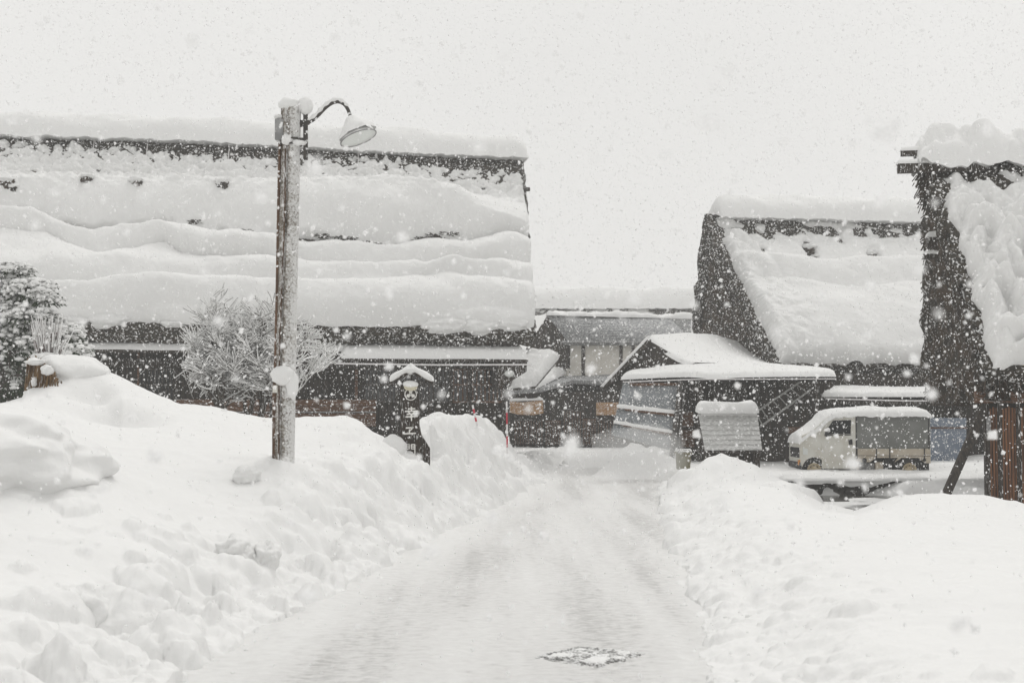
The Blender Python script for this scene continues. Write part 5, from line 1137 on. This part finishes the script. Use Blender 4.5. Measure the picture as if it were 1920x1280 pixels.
sw = bbox('slat_wall', M['darkplank'], x0, BH.L-.3, -.2, 1.75, FY, .08)
mb = MB(); x = x0+.03; rng = random.Random(2)
while x < x0+3.2:
    mb.box((x, FY-.03-rng.random()*.006, -.2), (x+.036, FY-.004, 1.70+rng.uniform(-.02, .02))); x += .052
mb.build('slats', M['redwood'], sw, local=True)
for dx in (.0, .21, .52, .98, 1.5, 2.1): bbox('post', M['darkwood'], x0+dx-.0, x0+dx+.075, -.2, 2.2, FY-.10, .09)
bbox('head_beam', M['brownwood'], x0-.15, BH.L-.3, 1.78, 1.98, FY-.12, .2)
bbox('wall', M['darkplank'], x0+.0, BH.L-.3, 1.74, 2.9, FY+.1, .2)
bbox('side_wall', M['darkplank'], x0+1.3, x0+1.45, -.2, 2.6, FY+.2, 5.6)
bbox('notice_plate', M['metal'], x0+.02, x0+.09, 1.25, 1.55, FY-.125, .02)
for px, rr in ((1850, .2), (1885, .3), (1912, .25)):
    q = BH.ray(px, 735, -BH.W+.1)
mb = MB(); rng = random.Random(12)     # icicled straw fringe under the eave
for i in range(240):
    s = rng.uniform(.1, 4); p = BH.bend(np.array([s, -BH.W+rng.uniform(.0, .35), BH.He-.25+rng.uniform(-.1, .1)])); mb.tube([p, p+np.array([rng.gauss(0, .03), -.03, -rng.uniform(.08, .3)])], .010, 4, False)
mb.build('eave_fringe', M['thatchcut'], roof, local=True)
a, c = P(1842, 772, 24.3), P(1768, 940, 23.4)
mb = MB(); mb.bar(c, a, .13, .12, (0, 1, 0)); tag(mb.build('wooden_prop', M['darkplank'], bevel=.01), 'dark slanting timber prop leaning against the barn corner', 'prop')
# ------------------------------------------------------------------ falling snow and misty air
rs = np.random.RandomState(4); N = 250000
u = rs.rand(N); Y = (1.3**3+(46**3-1.3**3)*u)**(1/3.); X = (rs.rand(N)*2-1)*.5*Y; Z = CAMZ-.2*Y+rs.rand(N)*(.62*Y)
keep = (Z > .05) & (Z < 18); keep &= Z > H(X, np.maximum(Y, 5))+.03
X, Y, Z = X[keep], Y[keep], Z[keep]
k_ = 420; y2 = rs.uniform(1.6, 9, k_)**1.0; X = np.concatenate([X, (rs.rand(k_)*2-1)*.45*y2]); Y = np.concatenate([Y, y2]); Z = np.concatenate([Z, np.maximum(CAMZ-.15*y2+rs.rand(k_)*.48*y2, np.maximum(H((rs.rand(k_)), np.maximum(y2, 5)), .3)+.3)]); n = len(X)
rad = np.clip(.0074*np.exp(rs.normal(0, .40, n)), .0028, .024)*np.interp(Y, [1.3, 6, 46], [.75, 1, 1.35])
oct_ = np.array([(1,0,0),(-1,0,0),(0,1,0),(0,-1,0),(0,0,1),(0,0,-1)], float); tri = np.array([(0,2,4),(2,1,4),(1,3,4),(3,0,4),(2,0,5),(1,2,5),(3,1,5),(0,3,5)])
rad[-k_:] = np.clip(.0085*np.exp(rs.normal(0, .3, k_)), .005, .016)
V = oct_[None]*rad[:, None, None]*rs.uniform(.5, 1.5, (n, 6, 1)); q = rs.normal(size=(n, 3, 3)); q, _ = np.linalg.qr(q); V = np.einsum('nij,nkj->nki', q, V)+np.stack([X, Y, Z], -1)[:, None]
me = bpy.data.meshes.new('falling_snow'); me.vertices.add(n*6); me.vertices.foreach_set('co', V.reshape(-1).astype(np.float32))
T_ = (tri[None]+np.arange(n)[:, None, None]*6).reshape(-1); me.loops.add(len(T_)); me.loops.foreach_set('vertex_index', T_.astype(np.int32))
me.polygons.add(n*8); me.polygons.foreach_set('loop_start', (np.arange(n*8)*3).astype(np.int32)); me.polygons.foreach_set('loop_total', np.full(n*8, 3, np.int32)); me.update(calc_edges=True)
me.materials.append(M['flake']); o = bpy.data.objects.new('falling_snow', me); C.objects.link(o); tag(o, kind='stuff')
m = bpy.data.materials.new('snow_mist'); m.use_nodes = True; nt = m.node_tree; nt.nodes.clear(); out = _n(nt, 'ShaderNodeOutputMaterial'); v = _n(nt, 'ShaderNodeVolumePrincipled')
v.inputs['Color'].default_value = (.95, .95, .94, 1); v.inputs['Density'].default_value = .0021; v.inputs['Anisotropy'].default_value = .2; nt.links.new(v.outputs[0], out.inputs['Volume'])
pm = bpy.data.materials.new('powder_cloud'); pm.use_nodes = True; nt = pm.node_tree; nt.nodes.clear(); out = _n(nt, 'ShaderNodeOutputMaterial'); v = _n(nt, 'ShaderNodeVolumePrincipled')
v.inputs['Color'].default_value = (.97, .97, .965, 1); v.inputs['Density'].default_value = .5; nt.links.new(v.outputs[0], out.inputs['Volume'])
mb = MB(); blob(mb, (2.9, 33.0, .62), (1.15, .8, .72), 4.0, .25, 1.3, 40, 28); tag(mb.build('blowing_snow', pm, smooth=True), kind='stuff')
mb = MB(); mb.box((-420, -80, -1.8), (420, 720, 22)); tag(mb.build('haze', m), kind='stuff')
